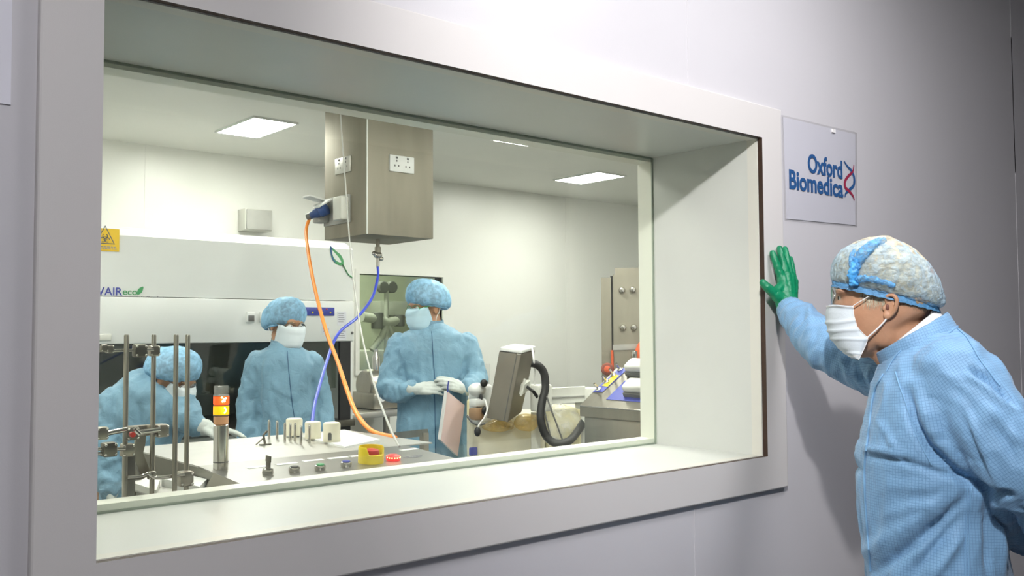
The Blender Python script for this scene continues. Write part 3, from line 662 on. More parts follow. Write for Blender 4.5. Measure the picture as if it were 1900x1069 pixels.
# ---- rod stand with tubing clamps, left
RS = thing('rod_stand', 'stainless rod stand with bolted cross clamps at the left end of the console', 'stand', (.85, 2.210, 0))
yR = {235: 2.170, 285.5: 2.190, 327: 2.150, 348.5: 2.190}
rods = {}
for x, Y in yR.items():
    p = atY(x, 621, Y); xb = atY(x-1 if x < 330 else x, 900, Y).x
    rods[x] = p; MB().tube([(p.x, p.y, .03), (p.x, p.y, p.z-.003), (p.x, p.y, p.z)], [.0057, .0057, .0045], 14).build('rod', 'steel', RS)
def Rk(x, z): return V((rods[x].x, rods[x].y, z))
def pzr(x, y, Y): return atY(x, y, Y).z
def clampm(c, s=.017, nm='cross_clamp', mat='steel'):
    k = MB().bbox((c.x-s, c.y-s*.9, c.z-s*1.05), (c.x+s, c.y+s*.9, c.z+s*1.05), .004).build(nm, mat, RS)
    b = MB()
    for dx in (-1, 1):
        for dz in (-1, 1): b.ell((c.x+dx*s*.7, c.y-s*.95, c.z+dz*s*.7), (s*.22, s*.22, s*.22), n=10, m=6)
    b.build('bolt', 'chrome', k); return k
def hbar(x0, y0_, x1, y1_, Y, r=.0045, nm='cross_rod', mat='chrome'):
    MB().tube([atY(x0, y0_, Y), atY(x1, y1_, Y)], r, 12).build(nm, mat, RS)
hbar(150, 652, 285, 649, 2.175, .0035); clampm(atY(285.5, 651, 2.190), .012); clampm(atY(259, 651, 2.175), .014, mat='steeld'); clampm(atY(203, 648, 2.175), .009); clampm(atY(193, 646, 2.170), .008)
hbar(150, 814, 234, 797, 2.120, .0055); hbar(256, 803, 297, 797, 2.125, .0055)
clampm(atY(188, 804, 2.120), .013); clampm(atY(244, 804, 2.125), .014, mat='steeld')
MB().tube([atY(248, 796, 2.105), atY(259, 806, 2.105)], .005, 10).build('clamp_lever', 'chrome', RS)
c_ = atY(243.5, 806, 2.100); MB().cyl(c_, c_-EY*.012, .006, 14).build('clamp_knob', 'red', RS, label='small red clamp knob')
a_, b_ = atY(233, 791, 2.210), atY(305, 806, 2.210); MB().bbox((a_.x, 2.205, b_.z), (b_.x, 2.220, a_.z), .003).build('clamp_plate', 'steel', RS)
clampm(atY(300, 799, 2.195), .014)
hbar(150, 834, 232, 833, 2.160, .004); hbar(150, 843, 212, 841, 2.160, .004); clampm(atY(202, 834, 2.160), .015, mat='steeld'); clampm(atY(236, 835, 2.175), .014)
a_, b_ = atY(231, 832, 2.200), atY(247, 925, 2.200); MB().bbox((a_.x, 2.185, .62), (b_.x, 2.210, a_.z), .004).build('upright_post', 'steeld', RS)
# bent flat arm
pp = [atY(x, y, 2.210) for x, y in ((262, 800), (259, 825), (255, 842), (262, 860), (272, 885))]
mb = MB()
for i in range(4): bar(mb, pp[i], pp[i+1], .006, .022)
fa = MB(); R2 = []
for i, p in enumerate(pp): R2.append([p+V((-.012, -.003, 0)), p+V((.012, -.003, 0)), p+V((.012, .003, 0)), p+V((-.012, .003, 0))])
fa.rings(R2).build('bent_arm', 'steel', RS, True)
MB().tube(spline([atY(x, y, 2.160) for x, y in ((236, 886), (262, 884), (275, 879), (281, 884), (292, 886.5), (318, 884), (342, 881))], 6), .0045, 12).build('cross_rod', 'chrome', RS)
clampm(atY(343, 888, 2.175), .0165); clampm(atY(281, 882, 2.165), .009)
MB().bbox((.60, 2.070, 0), (1.0-.06, 2.290, .03), .008).build('base', 'steel', RS)
# ---- white boxes on a low trolley behind the stand
TR = thing('steel_trolley', 'low grey steel trolley behind the rod stand carrying white trays', 'trolley', (.905, 2.36, 0))
zt2 = 1.066
MB().bbox((.842, 2.212, zt2-.014), (mx0-.008, 2.52, zt2), .006).build('shelf', 'steelb', TR)
for x in (.86, mx0-.03):
    for y in (2.235, 2.50): MB().cyl((x, y, 0), (x, y, zt2-.025), .014).build('leg', 'steel', TR)
def tray(lab, px, h, mat, nm='tray', z=zt2):
    P = [atz(x, y, z+h) for x, y in px]; t = MB().prism(P, (0, 0, -h+.0005)).build(nm, mat, None, False); single(t, lab, 'tray', None); return t
tray('bright white tray beside the foot of the signal tower, behind the rods', ((300, 888), (336, 878), (384, 889), (370, 903)), .02, 'white')
tray('flat grey white tray on the trolley left of the bright white tray', ((250, 897), (275, 884), (297, 890), (290, 910)), .016, 'offw')

# ---- bench with a steel instrument under the inner window
bt = atD(690, 800, 5.9)
BN = thing('side_bench', 'grey bench at the back wall under the inner window carrying a steel instrument', 'bench', (3.55, 5.85, 0))
MB().bbox((3.25, 5.55, .86), (4.05, YB-.015, .90), .006).build('top', 'steelb', BN)
for x in (3.28, 4.02):
    for y in (5.6, 6.1): MB().bbox((x-.02, y-.02, 0), (x+.02, y+.02, .86), .003).build('leg', 'steel', BN)
MB().bbox((3.29, 5.6, .3), (4.0, 6.1, .32), .003).build('lower_shelf', 'steel', BN)
c_ = atY(704, 800, 5.8)
IN = thing('steel_instrument', 'rounded steel instrument with small dials on the bench behind the standing person', 'instrument', (c_.x, 5.83, .90))
def pxz(y, Y=5.75): return atY(700, y, Y).z
MB().bbox((c_.x-.14, 5.66, .90), (c_.x+.19, 6.0, 1.02), .02, 3).build('base', 'steel', IN)
MB().lathe([(.10, 0), (.115, .02), (.115, .24), (.10, .27)], (c_.x-.12, 5.83, 1.07), EX, 24).build('drum', 'steel', IN)
MB().lathe([(.12, 0), (.12, .02), (.05, .03), (.05, .05)], (c_.x+.15, 5.83, 1.07), EX, 24).build('end_flange', 'chrome', IN)
for i, x in enumerate((-.07, 0, .07)):
    d_ = MB().lathe([(.022, 0), (.024, .01), (.02, .016)], (c_.x+x, 5.665, .98), -EY, 16).build('dial', ('white', 'grey', 'white')[i], IN)
    MB().cyl((c_.x+x, 5.648, .98), (c_.x+x, 5.645, .98), .007, 10).build('dial_boss', 'dgrey', d_)
MB().lathe([(.03, 0), (.03, .1), (.016, .13), (.016, .16)], (c_.x-.01, 5.83, 1.17), EZ, 18).build('neck', 'chrome', IN)

# ---- far room: arms and valves seen through the inner window
FR = thing('surgical_arm', 'jointed grey equipment arm seen through the inner window of the back wall', 'equipment', (4.9, 7.6, 0))
yw = 7.3
def fp_(x, y): return atY(x, y, yw)
MB().tube([(fp_(717, 540).x, yw, .02), fp_(717, 533)], .022, 12).build('post', 'grey', FR)
MB().cyl(fp_(710, 533)-EY*.03, fp_(710, 533)+EY*.03, .055).build('lamp_head', 'dgrey', FR); MB().cyl(fp_(726, 533)-EY*.03, fp_(726, 533)+EY*.03, .055).build('lamp_head', 'dgrey', FR)
MB().tube([fp_(672, 588), fp_(700, 592), fp_(718, 598), fp_(745, 594)], .045, 12).build('boom', 'grey', FR)
MB().cyl(fp_(700, 592)+EZ*.06, fp_(700, 592)-EZ*.09, .055).build('joint', 'dgrey', FR); MB().cyl(fp_(741, 594)+EZ*.05, fp_(741, 594)-EZ*.06, .05).build('joint', 'dgrey', FR)
MB().tube([fp_(718, 600), fp_(708, 625), fp_(690, 650)], .03, 10).build('strut', 'grey', FR); MB().tube([fp_(718, 600), fp_(730, 622), fp_(740, 640)], .03, 10).build('strut', 'grey', FR)
a_, b_ = atY(705, 558, 7.9), atY(770, 586, 7.9)
single(MB().bbox((a_.x, 7.9, b_.z), (b_.x, 8.2, a_.z), .02).build('wall_unit', 'grey'), 'grey wall unit seen through the inner window behind the jointed arm', 'cabinet')
a_ = atY(668, 640, 7.6); b_ = atY(760, 690, 7.6)
fbench = thing('far_bench', 'dark grey bench in the room beyond the inner window', 'bench', ((a_.x+b_.x)/2+.2, 7.75, 0))
MB().bbox((a_.x-.3, 7.45, a_.z-.35), (b_.x+.5, 8.15, a_.z-.05), .02).build('top', 'grey', fbench)
MB().bbox((a_.x-.25, 7.5, 0), (b_.x+.45, 8.1, a_.z-.35), .02).build('base', 'dgrey', fbench)

# ---- steel monitor on its arm, cream drum trolley, bag and hose
HD = 4.55; hf = Frame(955, 700, HD)
HM = thing('operator_terminal', 'tilted stainless operator terminal seen from the side on a white swing arm', 'monitor', hf(950, 782))
T1, B1 = hf(967, 657), hf(942, 784); Tl, Bl = hf(926, 652, .07), hf(903, 776, .07); Tr, Br = hf(993, 650, .12), hf(968, 765, .12)
def hexa(mb, f, r=0):  # eight corners: four of the top, four of the bottom
    return mb.add(f, [(0, 1, 2, 3), (7, 6, 5, 4), (0, 4, 5, 1), (1, 5, 6, 2), (2, 6, 7, 3), (3, 7, 4, 0)])
Tb = Tl+Tr-T1; Bb = Bl+Br-B1
o_ = hexa(MB(), [T1, Tr, Tb, Tl, B1, Br, Bb, Bl]).build('housing', pm('dull brown stainless', (.27, .245, .21), .45, 1., var=.1, ns=6, bump=.05), HM, False); bv = bake(o_, [('BEVEL', dict(width=.004, segments=2))])
lo_ = lambda t, s: (T1+(Tl-T1)*t)*(1-s)+(B1+(Bl-B1)*t)*s
nF = (Tl-T1).cross(B1-T1).normalized(); nF = nF if nF.dot(EYE-T1) > 0 else -nF
MB().prism([lo_(.17, .01), lo_(.20, .01), lo_(.20, .99), lo_(.17, .99)], nF*.0015).build('lid_gap', 'dgrey', HM, False)
MB().prism([lo_(.17, .0)+nF*.002, lo_(-.02, .0)+nF*.002, lo_(-.02, .014)+nF*.002, lo_(.17, .014)+nF*.002], nF*.002).build('lid_edge', 'chrome', HM, False)
up = (T1-B1).normalized()
cp_ = hexa(MB(), [p+up*.022 for p in (T1+(T1-Tb)*.05, Tr, Tb, Tl)]+[p+up*.002 for p in (T1+(T1-Tb)*.05, Tr, Tb, Tl)]).build('top_tray', 'white', HM, False, label='white tray lying on the terminal top'); bake(cp_, [('BEVEL', dict(width=.006, segments=3))])
nR = (Tr-T1).cross(B1-T1).normalized(); nR = nR if nR.dot(EYE-T1) > 0 else -nR
hb_ = lambda t, s: (T1+(Tr-T1)*t)*(1-s)+(B1+(Br-B1)*t)*s
cl_ = MB().prism([hb_(.45, .48), hb_(.85, .46), hb_(.85, .62), hb_(.45, .64)], nR*.02).build('bracket', 'offw', HM, False)
MB().tube([hb_(.5, .40)+nR*.012, hb_(.45, .66)+nR*.012], .006, 10).build('bracket_bar', 'offw', cl_)
MB().tube([hb_(.75, .55)+nR*.015, hf(990, 727, -.03), hf(997, 737, .02)], .008, 10).build('pigtail', 'black', HM)
MB().tube(spline([Tr+(T1-Tr)*.3+up*.02, hf(990, 665, .0), hf(992, 690, .03), hf(992, 720, .04), hf(991, 760, .05)], 6), .005, 8).build('white_lead', 'loop', HM)
# swing arm to the right console
MB().bbox((-.045, -.035, -.065), (.045, .035, .068), .01, 3, mat=Matrix.Translation(hf(1004, 739, .06))).build('arm_joint', 'offw', HM)
arm = MB(); bar(arm, hf(1010, 735, .10), hf(1086, 731, .10), .06, .075); arm.build('arm', 'offw', HM, False)
ag = MB(); bar(ag, hf(1012, 738, .066), hf(1085, 734.5, .066), .008, .006); ag.build('arm_groove', 'grey', HM, False)
bar2 = MB(); bar(bar2, hf(985, 717, .12), hf(1010, 717, .12), .04, .02); bar2.build('arm_stub', 'offw', HM, False)
MB().bbox((-.05, -.05, -.06), (.05, .05, .045), .008, mat=Matrix.Translation(hf(1092, 736, .12))).build('arm_post_head', 'offw', HM)
pb = hf(1092, 740, .12); MB().tube([(pb.x, pb.y, .02), (pb.x, pb.y, pb.z)], .04, 16).build('arm_post', 'offw', HM); MB().cyl((pb.x, pb.y, 0), (pb.x, pb.y, .03), .14).build('post_foot', 'offw', HM)
hs = spline([hf(x, y, w) for x, y, w in ((986, 674, .02), (996, 677, .02), (1006, 686, .03), (1011, 700, .03), (1011.5, 722, .02), (1006, 745, .0), (1003, 775, -.02), (1010, 803, -.02), (1022, 818, -.02), (1038, 823, -.02), (1056, 818, .0), (1070, 803, .05), (1083, 782, .12), (1094, 762, .2))], 7)
single(MB().tube(hs, .0195, 16).build('corrugated_hose', 'black'), 'thick black hose looping from the back of the operator terminal', 'hose')
# cream drum trolley
DT = thing('drum_trolley', 'pale yellow moulded trolley filled with bags beneath the operator terminal', 'trolley', hf(975, 1000, .35))
def blk(x0, y0_, x1, y1_, w0, w1, z0=None):
    a, b = hf(x0, y0_, w0), hf(x1, y1_, w0); c, d = a+hf.e3*(w1-w0), b+hf.e3*(w1-w0); zb = b.z if z0 is None else z0
    f = lambda P, z: V((P.x, P.y, z)); return [f(a, a.z), f(b, a.z), f(d, a.z), f(c, a.z), f(a, zb), f(b, zb), f(d, zb), f(c, zb)]
o_ = hexa(MB(), blk(866, 768, 1012, 800, .24, .52, .10)).build('tub', M['cream'], DT, False); bake(o_, [('BEVEL', dict(width=.03, segments=3))])
o_ = hexa(MB(), blk(1012, 757, 1078, 800, .26, .5, .10)).build('side_panel', 'yellowish', DT, False); bake(o_, [('BEVEL', dict(width=.01, segments=2))])
o_ = hexa(MB(), blk(866, 742, 880, 800, .40, .54, .10)).build('side_panel', 'yellowish', DT, False); bake(o_, [('BEVEL', dict(width=.01, segments=2))])
o_ = hexa(MB(), blk(985, 765, 1003, 830, .19, .23, .25)).build('front_panel', 'offw', DT, False)
for x in (880, 1060):
    for w in (.2, .5):
        p = hf(x, 800, w); MB().cyl((p.x-.015, p.y, .05), (p.x+.015, p.y, .05), .05).build('castor', 'dgrey', DT)
# amber bags lying in the tub
def bag(lab, c, rad, mat, seed, nm='sample_bag', amp=.25):
    mb = MB().ell(c, rad, n=26, m=16); me_v = []
    for p in mb.v:
        d = p-V(c); k = 1+amp*noise.noise(V((d.x*9+seed, d.y*9, d.z*11)))+amp*.5*noise.noise(V((d.x*25, d.y*25+seed, d.z*25))); me_v.append(V(c)+d*k)
    mb.v = me_v; return single(mb.build(nm, mat, None, True, 180), lab, 'bag')
M['amber'] = gauze('amber film bag', (.62, .53, .36), .10, .42, 18, rough=.12, bump=.9, tcol=(.95, .85, .6))
bag('amber plastic bag bulging in front of the trolley right of the terminal base', hf(980, 782, .14), (.075, .045, .045), M['amber'], 1.)
bag('brownish film bag lying directly below the tilted terminal', hf(925, 790, .15), (.11, .045, .030), M['amber'], 5., amp=.35)
bag('crumpled clear plastic bag inside the loop of the black hose', hf(1040, 790, .08), (.11, .06, .12), M['haze'], 9., amp=.3)
# white joystick device with black knobs, left of the terminal
JD = thing('sampling_device', 'white sampling device with black round knobs beside the terminal and the standing person', 'device', hf(890, 768, .18))
MB().bbox((-.05, -.04, -.14), (.05, .05, .06), .02, 3, mat=Matrix.Translation(hf(893, 735, .20))).build('body', 'white', JD)
MB().ell(hf(885, 723, .15), (.05, .04, .035)).build('shoulder', 'white', JD); MB().bbox((-.035, -.03, -.02), (.04, .03, .02), .01, mat=Matrix.Translation(hf(886, 747, .14))).build('ledge', 'white', JD)
k_ = MB().ell(hf(898, 711, .12), (.020, .016, .020)).build('knob', 'black', JD); MB().ell(hf(892, 738, .13), (.008, .012, .022)).build('slot', 'black', JD)
MB().tube([hf(905, 675, .18), hf(903, 735, .18)], .012, 10).build('clear_tube', 'poly', JD)
MB().ell(hf(900, 762, .10), (.018, .016, .022)).build('knob', 'black', JD); MB().bbox((-.03, -.03, -.03), (.03, .03, .03), .01, mat=Matrix.Translation(hf(884, 768, .12))).build('coupling', pm('brown coupling', (.36, .22, .12), .4), JD)
hk = thing('hand_bulb', 'black rubber hand bulb hanging on a white lead over the trolley front', 'bulb', hf(886, 812, .02))
MB().ell(hf(886, 801, .03), (.017, .015, .024)).build('bulb', 'black', hk)
MB().tube(spline([hf(x, y, w) for x, y, w in ((886, 796, .03), (889, 788, .03), (898, 776, .03), (904, 760, .05), (900, 742, .1))], 5), .0045, 8).build('lead', 'loop', hk)
single(MB().tube(spline([hf(x, y, w) for x, y, w in ((866, 771, .06), (875, 782, .05), (886, 788, .05), (900, 786, .06))], 5), .0055, 8).build('drip_tube', 'dgrey'), 'short dark tube drooping over the trolley edge left of the hand bulb', 'tube')
single(MB().bbox((-.022, -.01, -.02), (.022, .01, .022), .006, mat=Matrix.Translation(hf(878, 838, .225))).build('trolley_clip', 'blue'), 'small blue clip low on the front of the pale yellow trolley', 'clip')
for i, (pts, lab) in enumerate((([(1006, 740, -.01), (1012, 770, -.02), (1019, 800, -.02), (1023, 822, -.02)], 'thin dark cable left of a pair crossing the black hose loop'), ([(1014, 735, -.02), (1022, 758, -.03), (1034, 790, -.03), (1045, 820, -.02)], 'thin dark cable right of a pair crossing the black hose loop'))):
    single(MB().tube(spline([hf(*p) for p in pts], 5), .004, 8).build('lead', 'dgrey'), lab, 'cable')

# ---- right-hand steel console with sloped panel
CS = thing('steel_console', 'steel console with sloped blue panel at the right end of the clean room view', 'console', (3.1, 2.45, 0))
kx, ky1, ky0 = 2.785, 2.772, 2.12
zlip = 1.143; tp_ = atY(1143, 684, ky1); sxl = (tp_.z-zlip)/(tp_.x-kx); kx2 = tp_.x
MB().bbox((kx+.012, ky0+.03, .08), (kx2+.02, ky1-.012, zlip-.045), .006).build('cabinet', 'steel', CS)
MB().prism([(kx+.0, 0, zlip), (kx2, 0, tp_.z), (kx2+.02, 0, tp_.z), (kx2+.02, 0, zlip-.055), (kx+.0, 0, zlip-.045)], (0, ky1-ky0, 0)).build('sloped_top', 'steel', CS, False)
CS.children[-1].data.transform(Matrix.Translation((0, ky0, 0)))
MB().bbox((kx-.002, ky0, zlip-.006), (kx+.006, ky1, zlip+.001), .002).build('front_edge', 'chrome', CS)
for x in (kx+.1, kx2-.03):
    for y in (ky0+.08, ky1-.08): MB().cyl((x, y, 0), (x, y, .09), .03).build('foot', 'dgrey', CS)
dn = V((-sxl, 0, 1)).normalized(); dxv = V((1, 0, sxl)).normalized()
def onS(x, y, h=0.): d = ray(x, y); P0 = V((kx, 0, zlip))+dn*h; return EYE+d*((P0-EYE).dot(dn)/d.dot(dn))
def patch(px, mat, nm, t=.002, par=CS): return MB().prism([onS(*p) for p in px], dn*t).build(nm, mat, par, False)
pb_ = [onS(1125, 741.5), onS(1158, 709)]
bp_ = onS(1191, 745); patch([(1125, 741.5), (1160, 707), (1230, 711), (1230, 750)], 'blue', 'blue_panel')
patch([(1100, 728), (1118, 728), (1166, 684), (1150, 683)], 'blue', 'label_strip'); 
MB().prism([onS(*p, .002) for p in ((1117, 716), (1127, 718), (1149, 697), (1140, 695))], dn*.001).build('yellow_label', 'yellow', CS, False)
for x, y in ((1111, 727), (1126, 713), (1139, 700), (1151, 690)):
    c_ = onS(x, y-3); tg = MB().lathe([(.012, 0), (.013, .006), (.008, .01)], c_, dn, 14).build('toggle_switch', 'chrome', CS); MB().tube([c_+dn*.008, c_+dn*.034-EX*.008], [.004, .005], 8).build('toggle', 'chrome', tg)
ex_ = dxv; ey_ = dn.cross(dxv)
for x, y, lab in ((1177, 732, None), (1180, 694, None)):
    c_ = onS(x, y); mm = Matrix(((ex_.x, ey_.x, dn.x, c_.x), (ex_.y, ey_.y, dn.y, c_.y), (ex_.z, ey_.z, dn.z, c_.z), (0, 0, 0, 1)))
    g = MB().bbox((-.025, -.07, .0), (.03, .04, .022), .006, mat=mm).build('handle_base', 'dgrey', CS)
    MB().bbox((-.022, -.085, .02), (.045, .035, .055), .012, 3, mat=mm).build('grip', 'offw', g, label='white grip')
# tall steel cabinet behind
cf = Frame(1150, 600, 6.2)
KC = thing('steel_cabinet', 'tall stainless steel cabinet with shiny bolts at the right edge of the window view', 'cabinet', cf(1165, 1000, .3))
def colbox(x0, x1, yt, w0, w1, nm, mat='steelm'):
    a, b = cf(x0, yt, w0), cf(x1, yt, w0); ux = V((b.x-a.x, b.y-a.y, 0)); z0 = .02
    P = [V((a.x, a.y, z0)), V((b.x, b.y, z0)), V((b.x, b.y, z0))+cf.e3*(w1-w0), V((a.x, a.y, z0))+cf.e3*(w1-w0)]
    return MB().prism(P, (0, 0, a.z-z0)).build(nm, mat, KC, False)
colbox(1115, 1133.5, 515, .02, .5, 'side_column'); colbox(1132, 1138, 512, .03, .5, 'shadow_gap', 'black'); colbox(1137, 1240, 510, .0, .5, 'door')
colbox(1141, 1240, 497, .02, .5, 'head_box')
for x, y in ((1154, 538.5), (1174, 537.5), (1156, 608), (1176, 607.5)):
    c_ = cf(x, y, -.001); MB().lathe([(.022, 0), (.022, .012), (.016, .02), (.005, .022)], c_, -cf.e3, 14).build('bolt', 'chrome', KC)
MB().prism([cf(1137, 640, -.004), cf(1240, 637, -.004), cf(1240, 647, -.004), cf(1137, 650, -.004)], cf.e3*.004).build('trim_strip', 'steelb', KC, False)
single(MB().tube([cf(1135.5, 650, -.012), cf(1137, 700, -.012), cf(1137, 760, -.012)], .010, 10).build('red_pipe', 'redo'), 'thin red pipe running down the dark gap of the tall steel cabinet', 'pipe')
c_ = cf(1127, 685, -.03)
rv = thing('valve_wheel', 'small orange red valve knob in front of the tall steel cabinet', 'valve', c_-EZ*.03)
MB().lathe([(.036, 0), (.042, .01), (.036, .02), (.012, .024)], c_, -cf.e3, 20).build('wheel', pm('dark red knob', (.25, .06, .04), .4), rv); MB().lathe([(.022, .02), (.022, .032), (.01, .036)], c_, -cf.e3, 16).build('hub', 'redo', rv)
MB().tube([c_, c_+cf.e3*.035], .014, 10).build('stem', 'steel', rv)
rf = thing('red_fitting', 'orange red pipe fitting with steel lug at the right rim of the window view', 'fitting', cf(1187, 690, -.1))
MB().tube(spline([cf(x, y, -.08) for x, y in ((1200, 630), (1188, 650), (1186, 668), (1190, 690), (1183, 700))], 5), .032, 14).build('elbow', 'redo', rf)
MB().bbox((-.022, -.02, -.025), (.022, .02, .025), .006, mat=Matrix.Translation(cf(1179, 658, -.09))).build('lug', 'chrome', rf)
MB().tube([cf(1183, 700, -.08), cf(1185, 760, -.05)], .02, 10).build('pipe', 'redo', rf)
# ================================================================== PEOPLE
def fbm(p, s, o=3):
    a = 0.; k = 1.
    for i in range(o): a += k*noise.noise(p*s*(2.03**i)); k *= .5
    return a
def ridge(p, s):
    return 1-2*abs(noise.noise(p*s))
def pix(p):
    q = p-EYE; z = q.dot(_f); return 950+FPX*q.dot(_r)/z, 534.5-FPX*q.dot(_u)/z
def seg_near(p, a, b):
    d = b-a; t = max(0., min(1., (p-a).dot(d)/max(d.length_squared, 1e-9))); return (p-(a+d*t)).length, t
def cloth_uv(me, bones):
    """lay the woven grid along each limb: u round the limb, v along it"""
    fr = []; acc = 0.
    for a, b, r in bones:
        t = (b-a).normalized(); x = t.orthogonal().normalized() if abs(t.z) > .99 else t.cross(EZ).normalized(); fr.append((a, b, r, t, x, t.cross(x)))
    uv = me.uv_layers.new(name='cloth')
    for f in me.polygons:
        c = f.center; k = min(range(len(fr)), key=lambda i: seg_near(c, fr[i][0], fr[i][1])[0]/fr[i][2]); a, b, r, t, x, y = fr[k]; us = []
        for li in f.loop_indices:
            q = me.vertices[me.loops[li].vertex_index].co-a; us.append((math.atan2(q.dot(y), q.dot(x)), q.dot(t)))
        m0 = us[0][0]
        for li, (an, v) in zip(f.loop_indices, us):
            while an-m0 > PI: an -= 2*PI
            while an-m0 < -PI: an += 2*PI
            uv.data[li].uv = (an*r, v)
def wrinkle(me, amp, sc, seed, bones=None, folds=(), extra=None):
    ns = [v.normal.copy() for v in me.vertices]; off = V((seed*3.1, seed*1.7, seed))
    for v, n in zip(me.vertices, ns):
        p = v.co
        q = p.copy()
        if bones:   # stretch the creases across the nearest limb
            k = min(bones, key=lambda b: seg_near(p, b[0], b[1])[0]/b[2]); t = (k[1]-k[0]).normalized(); al = (p-k[0]).dot(t); st = k[3] if len(k) > 3 else .5
            q = p+t*al*(st-1)
        w = noise.noise_vector(q*3+off)*.06
        d = amp*(.65*ridge(q+w+off, sc)+.35*fbm(q+w*1.5+off, sc*2.2))
        if folds:
            x, y = pix(p); fc = (EYE-p).normalized().dot(n)
            if fc > -.15:
                for pts, a, wd in folds:
                    best = 1e9; bt = 0
                    for i in range(len(pts)-1):
                        ax, ay = pts[i]; bx, by = pts[i+1]; dx, dy = bx-ax, by-ay
                        t = max(0., min(1., ((x-ax)*dx+(y-ay)*dy)/(dx*dx+dy*dy))); dd = math.hypot(x-ax-dx*t, y-ay-dy*t)
                        if dd < best: best = dd; bt = (i+t)/(len(pts)-1)
                    if best < 3*wd: d += a*math.exp(-(best/wd)**2)*min(1., 3.5*min(bt+.08, 1.08-bt))
        v.co = p+n*d
    me.update()
def cloth(name, mb, vox, bones, mat, parent, amp, sc, seed, folds=(), sm=6):
    me = fuse(mb, vox, sm); wrinkle(me, amp, sc, seed, bones, folds); cloth_uv(me, [b[:3] for b in bones]); return link(name, me, mat, parent, True, 180)
def crumple(o, amp, sc, seed=0.):
    me = o.data; off = V((seed, seed*2, -seed))
    for v, n in [(v, v.normal.copy()) for v in me.vertices]: v.co += n*amp*(.6*ridge(v.co+off, sc)+.4*fbm(v.co+off, sc*2.1))
    me.update(); return o
def subsurf(o, lv=1): return bake(o, [('SUBSURF', dict(levels=lv, render_levels=lv))])
def smooth_all(o):
    for p in o.data.polygons: p.use_smooth = True
    return o
def sheet(grid, th, name, mat, parent, **kw):
    """thin curved sheet from a grid of points, given thickness"""
    R, C_ = len(grid), len(grid[0]); mb = MB().add([p for r in grid for p in r], [(i*C_+j, i*C_+j+1, (i+1)*C_+j+1, (i+1)*C_+j) for i in range(R-1) for j in range(C_-1)])
    o = mb.build(name, mat, parent, True, 180, **kw); bake(o, [('SOLIDIFY', dict(thickness=th, offset=0.))]); return smooth_all(o)

